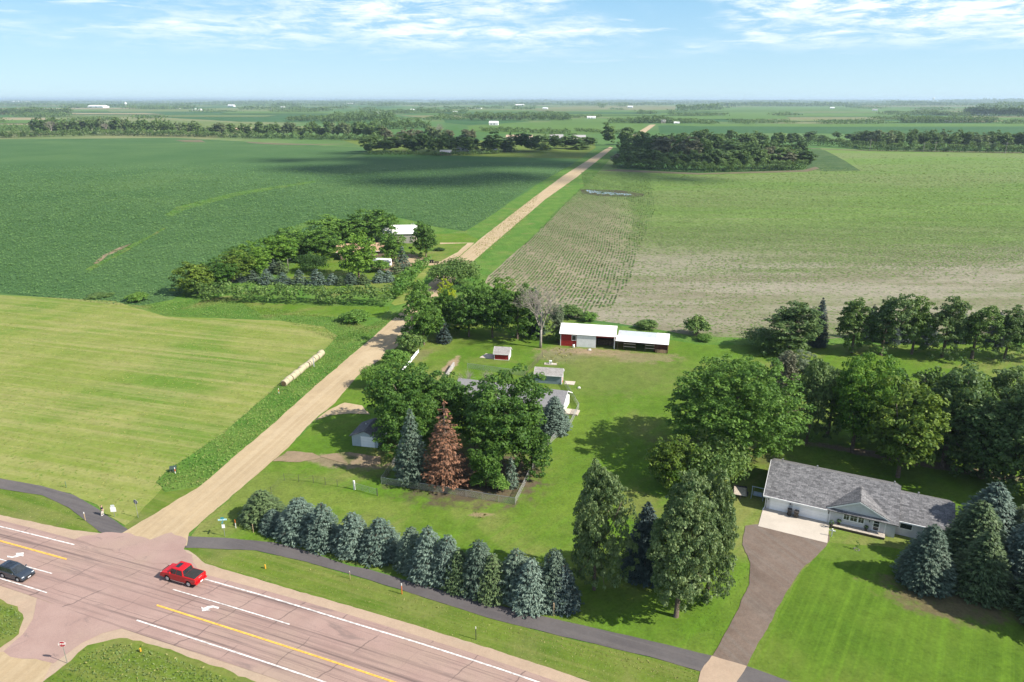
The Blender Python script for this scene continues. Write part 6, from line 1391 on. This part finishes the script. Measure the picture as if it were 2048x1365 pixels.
def distant_trees():
    strips = [(-60, 232, 140, 228, 15), (130, 217, 250, 214, 7), (300, 219, 372, 218, 7), (385, 222, 422, 222, 5), (480, 220, 600, 218, 6), (590, 224, 662, 223, 9), (640, 247, 790, 243, 20), (680, 262, 860, 256, 22), (730, 228, 900, 226, 9), (880, 234, 1130, 231, 9),
              (935, 241, 1142, 241, 17), (850, 240, 935, 240, 9), (1130, 236, 1200, 235, 6), (1196, 216, 1210, 216, 9), (1270, 247, 1342, 246, 17), (1340, 247, 1382, 246, 9), (1355, 223, 1442, 220, 14), (1440, 213, 1702, 213, 9), (1545, 232, 1592, 231, 9), (1402, 248, 1432, 248, 7),
              (1566, 247, 1590, 246, 7), (1640, 248, 1764, 247, 9), (1800, 246, 1990, 246, 15), (1780, 210, 1892, 212, 9), (1890, 207, 2100, 206, 9), (1930, 231, 2100, 236, 22), (1970, 219, 2100, 215, 15), (2005, 248, 2100, 247, 9), (1840, 237, 1880, 236, 5), (1150, 262, 1300, 272, 8), (960, 262, 1140, 268, 10),
              (1790, 226, 1830, 227, 4), (1490, 249, 1500, 249, 10), (-60, 258, 70, 262, 12)]
    r2 = np.random.default_rng(5)
    for k in range(300):
        y = 201.6 + 11 * r2.random() ** 1.6; x = r2.uniform(-80, 2100); w = r2.uniform(25, 170); strips.append((x, y, x + w, y + r2.uniform(-.5, .5), r2.uniform(2.0, 5.5) * (1 if y > 205 else .7)))
    for k in range(70):
        y = 211 + 36 * r2.random() ** 1.5; x = r2.uniform(-60, 2080); w = r2.uniform(8, 80) * (y - 190) / 30; strips.append((x, y, x + w, y + r2.uniform(-.6, .6), r2.uniform(.10, .24) * (y - 185)))
    C, N, S, T = [], [], [], []
    for (x0, y0, x1, y1, h) in strips:
        A, B = at(x0, y0), at(x1, y1); px = (A.y + B.y) / 2 / FOC * 1.05; n = int(max(25, (x1 - x0) * h * (1.5 if h > 5 else .9)))
        f = r2.random(n); wid = px * (8 if h > 12 else 16)
        hh = np.array([.62 + .55 * mnoise.noise(Vector((q * (x1 - x0) / 7., x0 * .37, h))) for q in f]) * h * px
        z = hh * np.sqrt(r2.random(n)); Y = A.y + (B.y - A.y) * f + r2.normal(0, wid, n)
        C.append(np.stack([A.x + (B.x - A.x) * f + r2.normal(0, px * 1.5, n), Y, z], 1)); N.append(r2.normal(size=(n, 3)) + np.array([.3, -.2, .6])); S.append(px * r2.uniform(.8, 1.7, n)); T.append(.45 + r2.normal(0, .2, n))
    o = bpy.data.objects.new('distant_trees', leafmesh('distant_trees', np.concatenate(C), np.concatenate(N), np.concatenate(S), np.concatenate(T), .7, D_belt)); COL.objects.link(o); o['kind'] = 'stuff'
distant_trees()
def undergrowth():
    C, N, S, T = [], [], [], []
    for line, h in (([(-60, 278), (70, 275), (200, 272), (400, 275)], 15), ([(395, 275), (520, 278), (770, 283)], 14), ([(735, 310), (900, 313), (1000, 308)], 9), ([(1226, 336), (1400, 346), (1617, 341)], 26), ([(1240, 318), (1400, 322), (1612, 318)], 30), ([(1610, 290), (1700, 296), (1760, 303), (1900, 305), (2100, 308)], 20)):
        L = [at(*p) for p in line]
        for (a, b), (pa, pb) in zip(zip(L, L[1:]), zip(line, line[1:])):
            px = (a.y + b.y) / 2 / FOC * 1.05; n = int((pb[0] - pa[0]) * h * 1.1); f = rng.random(n); hh = np.array([.7 + .6 * mnoise.noise(Vector((q * (pb[0] - pa[0]) / 13., pa[0], 2))) for q in f]) * h * px
            C.append(np.stack([a.x + (b.x - a.x) * f, a.y + (b.y - a.y) * f + rng.uniform(0, 1, n) * px * 14, hh * np.sqrt(rng.random(n))], 1)); N.append(rdir(n) + np.array([.3, -.2, .5])); S.append(px * rng.uniform(.7, 1.5, n)); T.append(.45 + rng.normal(0, .2, n) + np.array([.5 * mnoise.noise(Vector((q * (pb[0] - pa[0]) / 9., pa[0], 7))) for q in f]))
    o = bpy.data.objects.new('undergrowth', leafmesh('undergrowth', np.concatenate(C), np.concatenate(N), np.concatenate(S), np.concatenate(T), .7, D_belt)); COL.objects.link(o); o['kind'] = 'stuff'
undergrowth()

W_far = plain('far_white_wall', (.72, .72, .72), .7); T_far = plain('far_tan_wall', (.46, .40, .32), .7); R_grey = plain('far_grey_roof', (.34, .33, .33), .8); R_tan = plain('far_tan_roof', (.50, .37, .26), .8); R_white = plain('far_white_roof', (.78, .78, .78), .6); B_far = plain('far_brown_wall', (.18, .12, .09), .8)
def far_building(x, y, w, h, wall, roof, label, cat='house', nm='farm_building', windows=2):
    P = at(x, y); k = depth(P) / FOC; L = w * k; hh = h * k; dep = max(6, L * .5)
    r, L = gable_building(nm, (x, y), (x + w, y + w * .004), dep, hh * .55, hh, wall, roof, label, cat, .4, .2, trim=False)
    for q in range(windows): xa = L * (.18 + .5 * q / max(1, windows - .5)); MB().box(xa, xa + L * .12, -.15, -.02, hh * .18, hh * .42).build('window', M_glass, r)
    return r
for a in [(466, 267, 34, 11, T_far, R_tan, 'tan roofed house in the tree belt behind the corn field'), (424, 270, 16, 8, T_far, R_tan, 'small tan house in the tree belt, left of the bigger tan one'), (978, 251, 18, 8, W_far, R_white, 'white shed alone in the bright green field'),
          (1100, 283, 26, 13, W_far, R_grey, 'white two storey house beyond the shaded trees'), (1145, 280, 26, 9, T_far, R_grey, 'wide pale house right of the white two storey house'), (1012, 278, 52, 7, T_far, R_tan, 'long tan roofed building behind the shaded trees'),
          (880, 311, 22, 10, B_far, R_grey, 'brown house with a pale porch at the near edge of the shaded trees'), (912, 303, 24, 11, W_far, R_grey, 'white house deep among the shaded trees'), (1006, 303, 18, 9, T_far, R_grey, 'pale house among the shaded trees right of the field corner'), (984, 303, 10, 6, W_far, R_white, 'small white shed among the shaded trees'),
          (174, 216, 32, 5, W_far, R_white, 'long white farm building far off on the left'), (384, 222, 16, 4, W_far, R_white, 'small white farm building by itself on the far left fields'), (340, 218, 16, 5, W_far, R_grey, 'grey roofed farm house far off beside a clump of trees'), (745, 229, 15, 5, W_far, R_white, 'white farm shed in front of the distant central trees'),
          (1174, 238, 17, 5, W_far, R_white, 'white shed left of the distant road'), (1322, 247, 9, 7, T_far, R_grey, 'tall pale house beside the distant road'), (1348, 248, 11, 4, W_far, R_white, 'low white shed right of the distant road'), (1890, 246, 13, 5, W_far, R_white, 'white farm house by the distant silo on the right'), (1958, 231, 22, 6, W_far, R_white, 'long white barn on the far right hillside'),
          (686, 210, 22, 3, W_far, R_white, 'white farm building near the horizon, left of centre'), (20, 207, 30, 4, W_far, R_white, 'white farm building near the horizon at the far left'), (1030, 213, 16, 4, W_far, R_white, 'white barn near the horizon in the centre')]: far_building(*a)
def silo(x, y, w, h, label):
    P = at(x, y); k = depth(P) / FOC; r = w * k / 2; H = h * k; t = thing('silo', P, 0, label, 'silo'); MB().tube([(0, 0, -.2), (0, 0, H * .86)], r, 16).build('bin_wall', W_far, t, True); MB().tube([(0, 0, H * .86), (0, 0, H * .95), (0, 0, H)], [r * 1.02, r * .7, r * .1], 16).build('dome', R_white, t, True)
for i, (x, y, w) in enumerate([(96, 222, 10), (455, 214, 12), (560, 217, 9), (612, 221, 11), (820, 222, 10), (905, 226, 9), (950, 218, 12), (1085, 219, 10), (1255, 216, 10), (1392, 219, 11), (1560, 211, 12), (1660, 218, 9), (1745, 222, 10), (1995, 214, 14)]):
    far_building(x, y, w, w * .36, W_far, R_white if i % 3 else R_grey, 'tiny pale farm building near the horizon, %s from the left of the scattered ones' % ORD[i], 'building', 'farm_building', 1)
silo(252, 213, 4, 8, 'white silo far off on the left fields'); silo(1924, 246, 3, 9, 'white silo beside the far right farm house')
def power_poles():
    pts = [(1602, 298, 277), (1739, 302, 279), (1846, 304.5, 285), (1869, 305, 284), (2010, 308, 285), (2180, 311, 288)]; tops = []
    for i, (x, y, ty) in enumerate(pts):
        P = at(x, y); h = high(x, ty, P.y).z; t = thing('power_pole', P, 0, '%s power pole from the left in front of the long belt of trees' % ORD[i], 'power pole', 'power poles along the right field'); MB().tube([(0, 0, -.3), (0, 0, h)], [.34, .24], 8).build('pole', BARKG, t)
        MB().box(-1.6, 1.6, -.12, .12, h - 1.3, h - 1.0).build('crossarm', BARKG, t); tops.append(P + Vector((0, 0, h - .9)))
    for off, nm in ((-1.4, 'front'), (1.4, 'rear')):
        m = MB()
        for a, b in zip(tops, tops[1:]): m.tube([a + Vector((off, 0, 0)), a.lerp(b, .5) + Vector((off, 0, -1.5)), b + Vector((off, 0, 0))], .06, 4, False)
        tag(m.build('power_line', M_black, None), '%s wire strung between the power poles at the right field' % nm, 'power line', 'wires between the power poles')
power_poles()
def mast(x, y, ty, label, tank=False):
    P = at(x, y); h = high(x, ty, P.y).z; k = depth(P) / FOC; t = thing('water_tower' if tank else 'radio_mast', P, 0, label, 'tower')
    if tank:
        MB().tube([(0, 0, -.5), (0, 0, h * .65)], k * .5, 10).build('stem', W_far, t); MB().tube([(0, 0, h * .62), (0, 0, h * .75), (0, 0, h * .9), (0, 0, h)], [k * .6, k * 1.8, k * 1.8, k * .4], 14).build('tank', W_far, t, True)
    else:
        m = MB()
        for a in range(3): m.tube([(math.cos(a * 2.094) * k * .35, math.sin(a * 2.094) * k * .35, 0), (0, 0, h)], k * .12, 4)
        m.build('lattice', M_steel, t); MB().tube([(0, 0, h * .75), (0, 0, h * .8)], k * .5, 8).build('antenna', M_steel, t)
mast(1488, 205, 187, 'thin radio mast rising above the horizon right of centre'); mast(1865, 209, 195, 'water tower rising above the trees on the right horizon', True)

# ---- clouds out of the picture that shade parts of the fields
def clouds():
    m = plain('cloud_white', (.85, .85, .87), 1, 0, 0, .03, .01); mb = MB(); r3 = np.random.default_rng(11); Hc = 3000.; off = SUN_H * (Hc / math.tan(R(SUN_EL)))
    bm = bmesh.new()
    def puff(x, y, rx, ry, rz):
        M = Matrix.Translation((x + off.x, y + off.y, Hc + r3.uniform(-40, 40))) @ Matrix.Diagonal((rx, ry, rz, 1)); g = bmesh.ops.create_icosphere(bm, subdivisions=3, radius=1, matrix=M)
        for v in g['verts']: v.co += (v.co - M.translation) * (.45 * mnoise.noise(v.co * .018) + .22 * mnoise.noise(v.co * .06))
    def bank(cx, cy, ax, ay, n, lo, hi, fl=.55):
        for k in range(n):
            a = r3.uniform(0, 6.28); q = math.sqrt(r3.random()); r = r3.uniform(lo, hi); puff(cx + math.cos(a) * q * ax, cy + math.sin(a) * q * ay, r * 1.25, r, r * fl)
    bank(-75, 760, 190, 150, 22, 20, 52); bank(-60, 575, 190, 50, 9, 10, 34); bank(140, 860, 80, 60, 5, 16, 36)
    bank(-30, 640, 210, 60, 10, 12, 34)
    me = bpy.data.meshes.new('clouds'); bm.to_mesh(me); bm.free(); me.materials.append(m); me.polygons.foreach_set('use_smooth', [True] * len(me.polygons))
    o = bpy.data.objects.new('clouds', me); COL.objects.link(o); o['kind'] = 'stuff'
clouds()
# ---- haze
def haze():
    t = NT('haze_air'); v = t.n('ShaderNodeVolumePrincipled'); v.inputs['Color'].default_value = (.62, .80, .96, 1); v.inputs['Density'].default_value = HAZE; v.inputs['Anisotropy'].default_value = .1
    t.l(v.outputs[0], t.out.inputs['Volume']); o = MB().box(-62000, 62000, -62000, 62000, -1, 105).build('haze', t.m); o['kind'] = 'stuff'
HAZE = 6e-5
haze()
